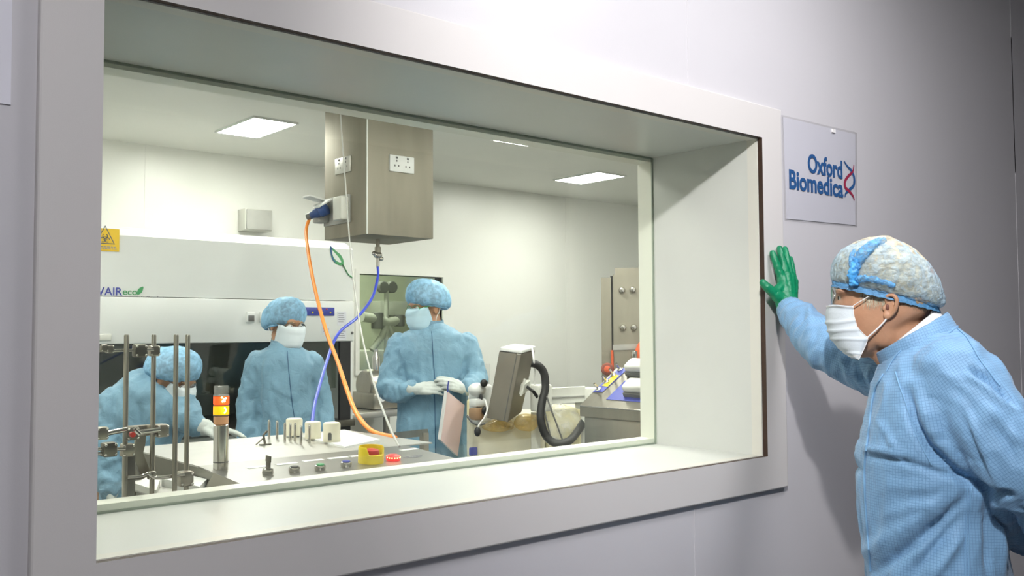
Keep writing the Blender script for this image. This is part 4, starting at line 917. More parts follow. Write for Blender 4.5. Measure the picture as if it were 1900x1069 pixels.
# ---------------------------------------------------------------- generic head (x forward, y left, z up)
class Head:
    def __init__(s, O, fwd, up):
        f = V(fwd).normalized(); u = (V(up)-f*V(up).dot(f)).normalized(); l = u.cross(f); s.O = V(O); s.R = Matrix((f, l, u)).transposed()
    def __call__(s, x, y, z): return s.O+s.R @ V((x, y, z))
    def body(s, mb, neck):
        e = lambda c, r: mb.ell(s(*c), r, s.R)
        e((-.008, 0, .035), (.098, .076, .092)); e((.028, 0, -.045), (.066, .060, .080)); e((.035, 0, -.092), (.050, .046, .036)); e((.062, 0, .032), (.036, .056, .024))
        mb.cap(s(.088, 0, -.004), .011, s(.108, 0, -.036), .014); e((.093, .013, -.040), (.012, .008, .008)); e((.093, -.013, -.040), (.012, .008, .008))
        e((.085, 0, -.073), (.014, .026, .011)); e((.070, .036, -.025), (.022, .022, .018)); e((.070, -.036, -.025), (.022, .022, .018)); e((.072, 0, -.105), (.018, .022, .016))
        for k in (1, -1):
            e((-.008, .079*k, -.014), (.020, .008, .032)); mb.ell(s(-.002, .082*k, -.036), (.011, .006, .012), s.R)
        mb.cap(s(-.015, 0, -.07), .057, neck, .062)
    def eyes(s, par, mat='hub'):
        for k in (1, -1):
            o = MB().ell(s(.083, .031*k, .006), (.012, .013, .012), s.R, 16, 10).build('eye', 'loop', par); MB().ell(s(.0935, .031*k, .006), (.003, .006, .006), s.R, 12, 8).build('iris', mat, o)
    def brows(s, par, mat):
        for k in (1, -1): MB().tube([s(.092, .014*k, .026), s(.092, .030*k, .031), s(.080, .050*k, .026)], [.003, .0045, .002], 8).build('eyebrow', mat, par)
    def cap(s, par, mat, tilt=.10, R=(.128, .112, .10), seed=1., back=.02, name='bouffant_cap', dz=0.):
        mb = MB(); rg = []; n = 40
        prof = [(.78, -.06), (.90, -.04), (1.0, .08), (1.03, .28), (.99, .50), (.86, .72), (.64, .88), (.36, .97), (.04, 1.0)]
        for k, h in prof:
            r = []
            for j in range(n):
                a = 2*PI*j/n; x = -.02+R[0]*k*math.cos(a)-back*h; y = R[1]*k*math.sin(a); r.append(s(x, y, .014+dz+tilt*x*1.6+h*R[2]))
            rg.append(r)
        o = mb.rings(rg).build(name, mat, par, True, 180); subsurf(o, 1); crumple(o, .0085, 17, seed); smooth_all(o)
        pts = [s(-.02+R[0]*.81*math.cos(2*PI*j/48), R[1]*.81*math.sin(2*PI*j/48), .006+dz+tilt*1.6*(-.02+R[0]*.81*math.cos(2*PI*j/48))) for j in range(49)]
        b = MB().tube(pts, [.0065+.002*(j % 2) for j in range(49)], 8, False).build('elastic_band', mat, o); return o
    def mask(s, par, mat, loops=True):
        g = []; N_ = 19; prof = [(0., .104, .006, .070, .055), (.12, .124, -.008, .069, .050), (.25, .134, -.026, .068, .044), (.38, .133, -.042, .067, .040), (.40, .137, -.045, .067, .040), (.55, .134, -.062, .066, .036), (.57, .138, -.065, .066, .036), (.72, .130, -.082, .064, .032), (.74, .133, -.085, .064, .032), (.88, .118, -.108, .060, .030), (1., .096, -.124, .052, .024)]
        for t, xf, z, W, xe in prof:
            r = []
            for j in range(N_):
                a = -PI/2+PI*j/(N_-1); r.append(s(xe-.012+(xf-xe+.012)*max(0, math.cos(a))**.75, W*1.06*math.sin(a), z+.004*math.cos(a)-(1-math.cos(a))*.012*(t-.3)))
            g.append(r)
        m = sheet(g, .0016, 'face_mask', mat, par)
        if loops:
            for k in (0, -1):
                y = -1 if k == 0 else 1
                MB().tube(spline([g[0][k], s(.01, .081*y, .004), s(-.026, .086*y, -.005), s(-.022, .085*y, -.03), s(.0, .080*y, -.06), g[-1][k]], 5), .0016, 6).build('ear_loop', 'loop', m)
        return m
    def specs(s, par, mat='dgrey', temple=True):
        g = thing_part('safety_glasses', par)
        for k in (1, -1):
            pts = [s(.100-.012*(abs(math.cos(2*PI*j/24)*.5+.5)), .033*k+.027*math.cos(2*PI*j/24)*k, .004+.020*math.sin(2*PI*j/24)) for j in range(25)]
            rim = MB().tube(pts, .0016, 6, False).build('rim', mat, par)
            MB().rings([[p+s.R @ V((q, 0, 0)) for p in pts[:-1]] for q in (0, .001)]).build('lens', 'lens', rim)
            if temple: MB().tube([s(.088, .061*k, .008), s(.04, .080*k, .010), s(-.015, .085*k, .006)], .0022, 6).build('temple_arm', mat, rim)
        MB().tube([s(.101, .009, .008), s(.104, 0, .011), s(.101, -.009, .008)], .0018, 6).build('bridge', mat, par)
def thing_part(n, p): return p
def hand(mb, W, fd, pn, side, sc=1., curl=(.25, .35, .4, .45), spread=.10, tcurl=.3, wr=.026):
    """wrist W, finger direction fd, palm normal pn, side=+1: thumb on pn x fd side"""
    f = V(fd).normalized(); p = (V(pn)-f*V(pn).dot(f)).normalized(); l = p.cross(f)*side
    W = V(W); g = lambda x, y, z: W+(f*x+l*y+p*z)*sc
    mc = [(.088, .028, 0), (.092, .009, -.002), (.087, -.010, -.001), (.078, -.027, .002)]; ln = [(.043, .026, .020), (.048, .030, .021), (.044, .028, .021), (.034, .021, .018)]; rr = [.0105, .0108, .0102, .009]
    mb.cap(g(-.02, 0, 0), wr*sc, g(.02, 0, 0), (wr-.003)*sc)
    for k, (m_, L_) in enumerate(zip(mc, ln)):
        mb.cap(g(.012, m_[1]*.55, 0), .0185*sc, g(*m_), .0135*sc); a = curl[k]*.6; b = spread*(1.5-k)*.6; P = g(*m_); r0 = rr[k]*1.12
        for q, le in enumerate(L_):
            d = f*math.cos(a)*math.cos(b)+l*math.sin(b)*math.cos(a)+p*math.sin(a); Q = P+d*le*sc; r1 = rr[k]*(1-.10*(q+1)); mb.cap(P, r0*sc, Q, r1*sc, 12, 4); P, r0 = Q, r1; a += curl[k]
    T0, T1 = g(.018, .018, .006), g(.048, .042, .018); mb.cap(T0, .018*sc, T1, .0135*sc); d = (f*.78+l*(.55-tcurl*.6)+p*(.2+tcurl)).normalized(); T2 = T1+d*.034*sc
    mb.cap(T1, .0128*sc, T2, .0112*sc); d = (d+(p-l)*tcurl*.6).normalized(); mb.cap(T2, .0112*sc, T2+d*.026*sc, .0092*sc)
def glove(name, mb, par, mat='glove', vox=.0042, sm=3, seed=1., amp=.0012, sc=60):
    me = fuse(mb, vox, sm); wrinkle(me, amp, sc, seed); return link(name, me, mat, par, True, 180)
def legs(mb, F, cx, w, zh, half=.10, z0=.05):
    for k in (-1, 1):
        b = F.at(0, 0, 0); c = V((cx.x, cx.y, 0))+F.e1*half*k+F.e3*w
        mb.limb([(V((c.x, c.y, zh)), .085), (V((c.x, c.y, .5)), .062), (V((c.x, c.y, .09)), .045)]); mb.cap(V((c.x, c.y, .045))+F.e3*.06, .042, V((c.x, c.y, .04))-F.e3*.15, .036)
def shoes(F, cx, w, par, mat='white', half=.10):
    for k in (-1, 1):
        c = V((cx.x, cx.y, 0))+F.e1*half*k+F.e3*w; mb = MB(); mb.cap(c+V((0, 0, .055))+F.e3*.07, .055, c+V((0, 0, .052))-F.e3*.16, .050); mb.box((c.x-.03, c.y-.03, 0), (c.x+.03, c.y+.03, .05))
        me = fuse(mb, .012, 4)
        for v in me.vertices: v.co.z = max(v.co.z, 0.)
        link('overshoe', me, mat, par, True, 180)
def torso_rings(F, R):
    return [((F(xl, yl, w)+F(xr, yr, w))/2, (F(xr, yr, w)-F(xl, yl, w))/2, F.e3*W) for xl, yl, xr, yr, W, w in R]
def front_zip(F, pts, w0, gown, par):
    bv = BVHTree.FromPolygons([v.co for v in gown.data.vertices], [list(p.vertices) for p in gown.data.polygons]); P = []
    pl = V((0, 0, 0)); q = gown.parent
    while q: pl += q.location; q = q.parent
    for x, y in pts:
        d = ray(x, y).normalized(); h = bv.ray_cast(EYE-pl, d)
        if h[0] is not None: P.append(h[0]+pl+h[1]*.0016)
    return P
def surf(gown, pts, lift=.001, n=6):
    P = front_zip(None, spline2(pts, n), 0, gown, None); return P
def spline2(pts, n): return [(p.x, p.y) for p in spline([V((x, y, 0)) for x, y in pts], n)]
def keep_run(P, jump=.03):
    out = [P[0]]
    for p in P[1:]:
        if (p-out[-1]).length < jump*3: out.append(p)
    return out

# ---------------------------------------------------------------- person holding papers (standing by the inner window)
F3 = Frame(800, 640, 5.2); g0 = F3(800, 1050); g0.z = 0
P3 = thing('person', 'person in blue gown, cap and pale mask standing and holding pink papers', 'person', g0)
hd = Head(F3(791, 570), -F3.e1*.80-F3.e3*.58-EZ*.20, EZ)
sh = lambda dx, y, w=0.: F3(dx, y, w)
bm3 = MB(); hd.body(bm3, F3(799, 618)); bm3.ell(F3(800, 690), (.10, .10, .18)); bm3.cap(F3(800, 720), .09, F3(800, 880), .10)
Ls, Le, Lw = F3(740, 645), F3(717, 722, -.04), F3(768, 722, -.20); Rs, Re, Rw = F3(868, 645), F3(882, 712, -.05), F3(860, 718, -.20)
bm3.limb([(Ls, .034), (Le, .03), (Lw, .022)]); bm3.limb([(Rs, .034), (Re, .03), (Rw, .022)]); cx = F3(800, 1000); legs(bm3, F3, cx, 0, .95)
b3 = link('body', fuse(bm3, .0095, 5), 'skin', P3, True, 180); hd.eyes(b3); hd.brows(b3, M['stub'])
t3 = MB(); t3.loft(torso_rings(F3, [(778, 600, 822, 600, .062, .0), (768, 610, 838, 610, .085, .0), (744, 624, 862, 624, .115, .0), (729, 650, 874, 648, .135, .0), (738, 690, 870, 690, .14, -.005), (742, 730, 866, 730, .14, -.01), (738, 780, 866, 780, .145, -.015), (730, 850, 868, 850, .15, -.015), (724, 950, 874, 950, .16, 0), (722, 1040, 876, 1040, .165, 0)]), 32, 2.3)
t3.limb([(F3(742, 640), .066), (F3(720, 718, -.05), .068), (F3(742, 726, -.14), .062), (F3(762, 722, -.19), .046)])
t3.limb([(F3(864, 640), .066), (F3(884, 706, -.05), .064), (F3(874, 716, -.14), .052), (F3(864, 718, -.185), .042)])
B3 = [(F3(800, 600), F3(800, 1050), .16, .35), (F3(745, 640), F3(718, 715, -.04), .07, 1.), (F3(718, 720, -.04), F3(764, 722, -.19), .06, 1.6), (F3(864, 640), F3(883, 708, -.05), .07, 1.), (F3(883, 710, -.05), F3(860, 718, -.19), .06, 1.6)]
fl3 = [([(800, 640), (806, 700), (806, 740)], -.006, 2.2), ([(755, 690), (775, 700), (790, 715)], .008, 6), ([(748, 670), (752, 700), (760, 735)], -.012, 5), ([(862, 670), (858, 700), (848, 730)], -.010, 5), ([(815, 660), (812, 690), (806, 712)], .006, 5), ([(760, 770), (762, 820), (760, 850)], .009, 7), ([(790, 760), (786, 810), (790, 850)], -.008, 6), ([(716, 700), (735, 708), (752, 704)], -.008, 4), ([(712, 735), (730, 742), (748, 738)], .007, 4)]
g3 = cloth('gown', t3, .011, B3, 'gown2', P3, .013, 15, 3.3, fl3)
c3 = MB(); cc3 = [F3(802, 606), F3(801, 598)]; ring3 = lambda y, rx, ry, dz=0: [F3(801, y)+F3.e1*rx*math.cos(2*PI*j/32)-F3.e3*(.0-ry*math.sin(2*PI*j/32))+EZ*(dz*math.sin(2*PI*j/32)) for j in range(32)]
c3.rings([ring3(612, .074, .078, .006), ring3(594, .066, .069, .006), ring3(594, .062, .065, .006), ring3(612, .070, .074, .006)], False); c3.build('collar', 'gown2', g3, True, 50)
zp = keep_run(surf(g3, [(801, 616), (803, 650), (806, 700), (807, 760), (808, 842)], n=8)); MB().tube(zp, .0022, 6).build('zip', 'dgap', g3, label='dark zip line')
hd.cap(P3, 'capb', .20, (.122, .114, .148), 3.); mk = hd.mask(P3, 'mask'); hd.specs(P3, M['leaf'])
h1 = MB(); hand(h1, F3(770, 722, -.205), F3.e1*1.+EZ*.06-F3.e3*.1, F3.e3*.8-EZ*.6, -1, 1.0, (.15, .2, .25, .3), .02, .55, .033); glove('glove', h1, P3, seed=2.)
h2 = MB(); hand(h2, F3(862, 722, -.20), -F3.e1*.75+EZ*.30-F3.e3*.25, F3.e3*.8-EZ*.5, 1, .92, (.35, .4, .45, .5), .02, .55, .032); glove('glove', h2, P3, seed=5.)
# papers hanging from the pinched cord
CB = thing('document_pad', 'thick pad of pink and white papers hanging from the standing person\'s gloved fingers', 'papers', F3(838, 840, -.23))
q_ = [F3(829.5, 726, -.27), F3(862, 752, -.18), F3(849, 846, -.18), F3(817, 816, -.27)]; nn_ = (q_[1]-q_[0]).cross(q_[3]-q_[0]).normalized(); nn_ = nn_ if nn_.dot(EYE-q_[0]) < 0 else -nn_
MB().prism(q_, nn_*.022).build('paper_block', 'loop', CB, False)
MB().prism([p-nn_*.0012 for p in (q_[0]+(q_[1]-q_[0])*.03, q_[1], q_[2], q_[3]+(q_[2]-q_[3])*.03)], nn_*.001).build('pink_cover', 'pink', CB, False, label='pink top sheet')
MB().tube([F3(832.5, 707, -.262), F3(831, 717, -.265), F3(830.5, 728, -.268)], .0035, 8).build('cord', 'blue', CB, label='short blue cord')
shoes(F3, cx, 0, P3)

# ---------------------------------------------------------------- person standing with arms down
F2 = Frame(530, 690, 4.9); g0 = F2(530, 1050); g0.z = 0
P2 = thing('person', 'person in blue gown, bouffant cap and white mask standing with arms down before the cabinet', 'person', g0)
hd = Head(F2(530, 601), F2.e1*.56-F2.e3*.78-EZ*.24, EZ)
bm2 = MB(); hd.body(bm2, F2(525, 650)); bm2.ell(F2(528, 720), (.10, .09, .18)); bm2.cap(F2(528, 740), .09, F2(530, 900), .10)
bm2.limb([(F2(481, 684), .034), (F2(463, 750), .03), (F2(457, 832, -.07), .022)]); bm2.limb([(F2(576, 684), .034), (F2(596, 750), .03), (F2(606, 832, -.07), .022)]); cx = F2(530, 1000); legs(bm2, F2, cx, 0, .92)
b2 = link('body', fuse(bm2, .0095, 5), 'skin', P2, True, 180); hd.eyes(b2); hd.brows(b2, M['stub'])
t2 = MB(); t2.loft(torso_rings(F2, [(506, 632, 548, 634, .06, .0), (500, 645, 556, 645, .082, .0), (480, 656, 574, 656, .11, .0), (468, 676, 586, 676, .13, .0), (474, 720, 584, 720, .135, -.01), (476, 770, 588, 770, .14, -.01), (470, 820, 594, 820, .145, -.01), (464, 920, 600, 920, .15, 0), (460, 1040, 604, 1040, .155, 0)]), 32, 2.3)
t2.limb([(F2(480, 674), .062), (F2(462, 748), .060), (F2(459, 836, -.07), .052)]); t2.limb([(F2(577, 674), .062), (F2(596, 748), .060), (F2(603, 800, -.07), .05), (F2(606, 836, -.08), .045)])
B2 = [(F2(528, 630), F2(530, 1050), .15, .35), (F2(478, 672), F2(460, 836, -.05), .065, .8), (F2(580, 672), F2(603, 836, -.05), .065, .8)]
fl2 = [([(535, 660), (540, 720), (548, 800)], -.005, 2.2), ([(483, 690), (482, 740), (480, 800)], -.014, 5), ([(577, 690), (586, 740), (588, 800)], -.012, 5), ([(495, 700), (525, 730), (550, 735)], .006, 6), ([(490, 760), (520, 780), (545, 775)], .006, 6), ([(500, 670), (492, 690), (490, 720)], .006, 5)]
g2 = cloth('gown', t2, .011, B2, 'gown2', P2, .013, 15, 7.7, fl2)
ring2 = lambda y, rx, ry, dz=0: [F2(527, y)+F2.e1*rx*math.cos(2*PI*j/32)+F2.e3*ry*math.sin(2*PI*j/32)+EZ*dz*math.sin(2*PI*j/32) for j in range(32)]
MB().rings([ring2(648, .076, .08, .01), ring2(630, .066, .07, .01), ring2(630, .062, .066, .01), ring2(648, .072, .076, .01)], False).build('collar', 'gown2', g2, True, 50)
zp = keep_run(surf(g2, [(533, 652), (536, 690), (541, 740), (551, 806)], n=8)); MB().tube(zp, .002, 6).build('zip', 'dgap', g2, label='dark zip line')
hd.cap(P2, 'capb', .26, (.116, .104, .150), 8., dz=-.016); hd.mask(P2, 'maskw'); hd.specs(P2, M['steel'])
for x in (455, 607):
    h1 = MB(); hand(h1, F2(x, 838, -.07), -EZ-F2.e3*.1, F2.e1*(1 if x < 500 else -1), 1 if x < 500 else -1, 1., (.2, .25, .3, .35), .04, .2, .03); glove('glove', h1, P2, seed=x*.1)
shoes(F2, cx, 0, P2)

# ---------------------------------------------------------------- person bending over at the left
F1 = Frame(270, 720, 4.25); g0 = F1(240, 1000, .05); g0.z = 0
P1 = thing('person', 'person in blue gown bending forward behind the steel rods with one white gloved arm outstretched', 'person', g0)
hf1 = (F1.e1*.75-F1.e3*.55).normalized(); hd = Head(F1(321, 702, -.02), hf1*.86-EZ*.50, EZ*.9+hf1*.4)
bm1 = MB(); hd.body(bm1, F1(275, 708, .03)); bm1.cap(F1(262, 750, .02), .085, F1(245, 850, .06), .09); bm1.cap(F1(245, 850, .06), .09, F1(240, 900, .08), .09)
bm1.limb([(F1(333, 750, -.05), .036), (F1(348, 778, -.10), .03), (F1(385, 797, -.12), .024)]); bm1.limb([(F1(212, 752, .0), .036), (F1(198, 830, -.04), .03), (F1(204, 905, -.10), .024)]); cx = F1(240, 1000, .08); legs(bm1, F1, cx, 0, .80)
b1 = link('body', fuse(bm1, .0095, 5), 'skin', P1, True, 180); hd.eyes(b1); hd.brows(b1, M['stub'])
t1 = MB(); t1.loft(torso_rings(F1, [(262, 684, 320, 726, .07, .02), (240, 692, 340, 738, .11, .02), (214, 714, 352, 750, .14, .02), (198, 745, 350, 772, .15, .03), (192, 790, 342, 800, .15, .04), (188, 840, 318, 840, .15, .05), (186, 890, 300, 890, .155, .06), (182, 980, 296, 980, .16, .07), (180, 1060, 300, 1060, .16, .08)]), 32, 2.3)
t1.limb([(F1(335, 748, -.05), .068), (F1(347, 775, -.10), .064), (F1(362, 790, -.12), .046)])
t1.limb([(F1(212, 748, .0), .07), (F1(198, 830, -.04), .068), (F1(202, 905, -.10), .05)])
B1 = [(F1(290, 700, .02), F1(240, 840, .05), .16, .4), (F1(240, 840, .05), F1(238, 1060, .08), .16, .35), (F1(335, 745, -.05), F1(365, 792, -.12), .06, 1.3), (F1(212, 745), F1(202, 905, -.1), .06, 1.4)]
fl1 = [([(186, 840), (205, 852), (214, 858)], .012, 5), ([(185, 868), (206, 874), (216, 882)], -.010, 5), ([(186, 890), (206, 890), (218, 896)], .012, 5), ([(250, 740), (262, 770), (264, 800)], -.010, 6), ([(215, 720), (225, 760), (230, 800)], .008, 6), ([(310, 740), (300, 770), (290, 800)], .008, 6), ([(275, 690), (255, 700), (235, 725)], .007, 5)]
g1 = cloth('gown', t1, .011, B1, 'gown2', P1, .014, 15, 12.4, fl1)
hd.cap(P1, 'capb', .20, (.122, .112, .138), 14.); hd.mask(P1, 'maskw'); hd.specs(P1, M['dgrey'])
h1 = MB(); hand(h1, F1(372, 792, -.12), F1.e1*.9-EZ*.14-F1.e3*.12, -EZ*.9, 1, 1.08, (.15, .2, .2, .25), .02, .3, .038); h1.cap(F1(364, 790, -.12), .034, F1(376, 793, -.12), .036); glove('glove', h1, P1, seed=3.)
h1 = MB(); hand(h1, F1(204, 905, -.11), -EZ+F1.e1*.2, F1.e1*.6-F1.e3*.2, 1, 1., (.3, .35, .4, .45), .02, .3, .034); glove('glove', h1, P1, seed=6.)
shoes(F1, cx, 0, P1)
# ---------------------------------------------------------------- the man at the window (foreground)
m = Frame(1650, 565, 2.18); E1, E3 = m.e1, m.e3
g0 = m(1740, 1000, 0); g0.z = 0
PM = thing('person', 'man in blue gown and mask leaning one green glove on the wall by the sign', 'person', g0)
def wall_pt(x, y, Y): return atY(x, y, Y)
Wr = wall_pt(1463, 572, 1.497); Sh = m(1692, 700, .15)
best = min(((abs((atD(1537, 648, d)-Wr).length-.27)+abs((atD(1537, 648, d)-Sh).length-.30), d) for d in [1.9+.01*i for i in range(110)]))
El = atD(1537, 648, best[1]); print('elbow', best, (El-Wr).length, (El-Sh).length, m.uvw(El))
# ---- body: head, neck, trunk, arms, legs as one surface
hx = lambda x, y, w=0.: m(x, y, w)
bm_ = MB()
prof = [(1640, 458), (1600, 461), (1572, 474), (1556, 496), (1550, 516), (1548, 532), (1551, 545), (1550, 553), (1545, 564), (1540, 577), (1546, 586), (1547, 596), (1546, 606), (1549, 616), (1551, 630), (1556, 645), (1566, 655), (1584, 662), (1606, 664), (1632, 654), (1660, 634), (1690, 612), (1722, 588), (1735, 558), (1738, 525), (1728, 494), (1690, 466)]
bm_.inflate(closed([hx(*p) for p in prof], 3), hx(1640, 562), .0775, E3, .50, 10)
for i_, p_ in enumerate(bm_.v):
    u_, v_, w_ = m.uvw(p_); k_ = max(0., min(1., (-u_-.005)/.115)); lw_ = max(0., min(1., (-v_-.03)/.09)); bm_.v[i_] = p_-E3*w_*(.44*k_**1.5+.20*lw_*(1-k_))
bm_.cap(hx(1666, 605), .058, hx(1702, 684, .0), .060); bm_.cap(hx(1634, 640), .036, hx(1672, 676), .042)
for k in (-1, 1):
    bm_.ell(hx(1586, 584, .040*k), (.024, .020, .018), Matrix((E1, E3, EZ)).transposed())
    bm_.ell(hx(1640, 618, .048*k), (.03, .018, .035), Matrix((E1, E3, EZ)).transposed()); bm_.ell(hx(1561, 541, .034*k), (.014, .026, .009), Matrix((E1, E3, EZ)).transposed())
bm_.cap(hx(1720, 735), .085, hx(1740, 880), .12); bm_.cap(hx(1740, 880), .12, hx(1745, 1069), .11)
bm_.limb([(Sh, .05), (El, .04), (Wr, .029)]); bm_.limb([(hx(1772, 712, -.12), .05), (hx(1905, 885, -.18), .042), (hx(1905, 985, .05), .03)]); cx = hx(1742, 1000); legs(bm_, m, cx, 0, .80, .10)
bd = link('body', fuse(bm_, .0052, 4), 'skin', PM, True, 180); crumple(bd, .0006, 45, 2.)
# ear (near side) and its twin
HR = Matrix((E1, E3, EZ)).transposed()
for k in (-1, 1):
    w0 = .074*k; E_ = lambda x, y, w: hx(x, y, w0+w*k)
    ear = MB()
    hel = spline([E_(1645, 563, .004), E_(1644, 553, .011), E_(1650, 548, .015), E_(1659, 549, .018), E_(1664, 557, .019), E_(1663, 569, .017), E_(1658, 580, .012), E_(1650, 588, .008), E_(1644, 590, .005), E_(1641, 584, .003)], 5)
    ear.tube(hel, [.0036+.0012*math.sin(PI*i/(len(hel)-1)) for i in range(len(hel))], 10)
    ear.tube(spline([E_(1656, 556, .010), E_(1657, 565, .010), E_(1653, 575, .008), E_(1647, 580, .006)], 5), .0034, 8)
    ear.ell(E_(1654, 566, .006), (.011, .005, .022), HR @ Matrix.Rotation(-.15, 3, 'Y')); ear.ell(E_(1645, 585, .006), (.008, .006, .009), HR); ear.ell(E_(1641, 572, .005), (.005, .005, .007), HR)
    eo = link('ear', fuse(ear, .0018, 3), 'skin', bd, True, 180)
    MB().ell(E_(1647, 570, .0085), (.0045, .003, .007), HR).build('ear_hollow_shade', pm('ear shadow', (.16, .06, .04), .6), eo) if k == -1 else None  # dark blob paints the shade inside the near ear
    o_ = MB().ell(hx(1565, 553, .024*k), (.0115, .0125, .0115), HR, 16, 10).build('eye', 'loop', bd); MB().ell(hx(1556.5, 553, .024*k), (.003, .006, .006), HR, 12, 8).build('iris', 'hub', o_)
    MB().tube([hx(1551, 540, .018*k), hx(1552, 536, .034*k), hx(1562, 539, .052*k)], [.002, .004, .002], 8).build('eyebrow', 'hair', bd)
# ---- hair under the cap, with sideburn and nape
def crings(R, k=1., lift=0): return [((hx(a, b)+hx(c, d))/2, (hx(c, d)-hx(a, b))/2*k, E3*W*k) for a, b, c, d, W in R]
CR = [(1545, 527, 1742, 573, .088), (1541, 516, 1754, 570, .096), (1541, 497, 1753, 546, .102), (1551, 474, 1741, 514, .102), (1571, 457, 1724, 488, .092), (1597, 446.5, 1701, 466, .074), (1622, 441.5, 1676, 452, .046), (1641, 440.5, 1656, 444, .014)]
hr = MB().loft(crings([(1556, 524, 1732, 566, .079)]+CR[1:], .945), 40).build('hair', 'hair', PM, True, 180); subsurf(hr, 1); crumple(hr, .008, 26, 4.); smooth_all(hr)
random.seed(5)
def strands(n, x0, x1, y0, y1, L0, L1, dx0, dx1, nm, mat, r0=.0007):
    sb = MB(); bv = BVHTree.FromPolygons([v.co for v in bd.data.vertices], [list(p.vertices) for p in bd.data.polygons])
    for q_ in range(n):
        x = random.uniform(x0, x1); y = y0+(y1-y0)*(x-x0)/(x1-x0)+random.uniform(-3, 4); L_ = random.uniform(L0, L1); dx = random.uniform(dx0, dx1); P = []
        for t in (0, .5, 1):
            h_ = bv.ray_cast(EYE-g0, ray(x+dx*t*t, y+L_*t).normalized())
            if h_[0] is not None: P.append(h_[0]+g0+h_[1]*.0012)
        if len(P) == 3 and (P[0]-P[2]).length < .06:
            w_ = EYE+E3*0; sb.tube(P, [r0, r0*.8, r0*.3], 4)
    if sb.v: sb.build(nm, mat, hr)
strands(90, 1598, 1644, 538, 545, 12, 36, -10, 3, 'sideburn', 'hair')
bv_ = BVHTree.FromPolygons([v.co for v in bd.data.vertices], [list(p.vertices) for p in bd.data.polygons]); gr_ = []
for i_ in range(8):
    row = []
    for j_ in range(26):
        t_ = j_/25; x = 1668+64*t_+i_*1.2; y0_ = 545+12*t_; y1_ = 560+14*t_-6*abs(t_-.5)+random.uniform(-1.5, 1.5)*(i_ == 7); h_ = bv_.ray_cast(EYE-g0, ray(x, y0_+(y1_-y0_)*i_/7).normalized())
        row.append((h_[0]+h_[1]*(.0022-.0018*(i_/7)**2)+g0) if h_[0] is not None else None)
    gr_.append(row)
ok_ = [j for j in range(26) if all(r[j] is not None for r in gr_)]
if len(ok_) > 4: sheet([[r[j] for j in ok_] for r in gr_], .001, 'nape_hair', 'stub', hr)
strands(220, 1668, 1728, 548, 563, 8, 20, 2, 12, 'nape_hair', 'stub', .0006)
# ---- bouffant cap
cp = MB().loft(crings(CR), 56).build('bouffant_cap', 'capf', PM, True, 180); subsurf(cp, 2); crumple(cp, .0035, 30, 9.); smooth_all(cp)
c0, A0, B0 = crings(CR)[0]
pts = [c0+A0*1.01*math.cos(2*PI*j/90)+B0*1.01*math.sin(2*PI*j/90)-EZ*.003 for j in range(91)]
bn = MB(); R_ = []
for h_, ro in ((-.008, 1.03), (-.001, 1.0), (.007, 1.005)):
    R_.append([c0+A0*(ro+.012*(j % 2))*math.cos(2*PI*j/120)+B0*(ro+.012*(j % 2))*math.sin(2*PI*j/120)+EZ*(h_+.001*math.sin(j*1.7)) for j in range(120)])
R_ += [[p+(c0-p)*.02 for p in r] for r in reversed(R_)]; R_.append(R_[0]); bn.rings(R_, False).build('elastic_band', 'band', cp, True, 180)
def fold_on_cap(px, r_, mat, lab=None, cr=.0045, sd=3.):
    pt = keep_run(surf(cp, px, n=8)); n_ = len(pt); o_ = MB().tube(pt, [lerp(r_, i/(n_-1))[0] for i in range(n_)], 14).build('cap_pleat', mat, cp, True, 180)
    if lab: o_['label'] = lab
    subsurf(o_, 1); crumple(o_, cr, 75, sd); smooth_all(o_)
def lerp(T, t):
    for (a, p), (b, q) in zip(T[:-1], T[1:]):
        if t <= b: k = (t-a)/(b-a); return (p[0]+(q[0]-p[0])*k, p[1]+(q[1]-p[1])*k)
    return T[-1][1]
fold_on_cap([(1586, 527), (1583, 512), (1586, 496), (1592, 482)], [(0, (.010, 0)), (.6, (.0105, 0)), (1, (.006, 0))], 'pleat', 'bright blue gathered pleat')
fold_on_cap([(1588, 498), (1598, 476), (1617, 458), (1640, 446)], [(0, (.009, 0)), (.5, (.012, 0)), (1, (.006, 0))], 'pleatg', 'sheer blue fold over the crown', .005, 5.)
fold_on_cap([(1590, 518), (1612, 517), (1636, 522), (1660, 530)], [(0, (.007, 0)), (.5, (.006, 0)), (1, (.003, 0))], 'pleatg', None, .004, 7.)
fold_on_cap([(1585, 500), (1580, 482), (1586, 464)], [(0, (.006, 0)), (1, (.003, 0))], 'pleatg', None, .004, 9.)
# ---- mask
def lerp(T, t):
    for (a, p), (b, q) in zip(T[:-1], T[1:]):
        if t <= b: k = (t-a)/(b-a); return (p[0]+(q[0]-p[0])*k, p[1]+(q[1]-p[1])*k)
    return T[-1][1]
edge = [(0, (1583, 567)), (.30, (1585, 588)), (.46, (1590, 606)), (.56, (1602, 619)), (.62, (1611, 627)), (1, (1593, 668))]
front = [(0, (1540, 566)), (.08, (1535, 570)), (.2, (1533, 580)), (.4, (1534, 604)), (.6, (1540, 625)), (.8, (1556, 647)), (1, (1580, 664))]
G = []; nT = 44
for i in range(nT+1):
    t = i/nT; e_, f_ = lerp(edge, t), lerp(front, t); step = 0.
    for t0 in (.36, .50, .64, .9, .05): step += .0040*max(0, 1-abs(t-t0)/.03)
    row = []
    for j in range(31):
        a = -PI/2+PI*j/30; ca = max(0, math.cos(a)); x = e_[0]+(f_[0]-e_[0])*ca**.8; y = e_[1]+(f_[1]-e_[1])*ca**.8; W_ = .070-.008*max(0, t-.7)/.3
        p = m(x, y, W_*math.sin(a)); p += (-E1*ca+E3*math.sin(a))*step+noise.noise_vector(p*26)*.0018; row.append(p)
    G.append(row)
mk = sheet(G, .0016, 'face_mask', 'maskw', PM)
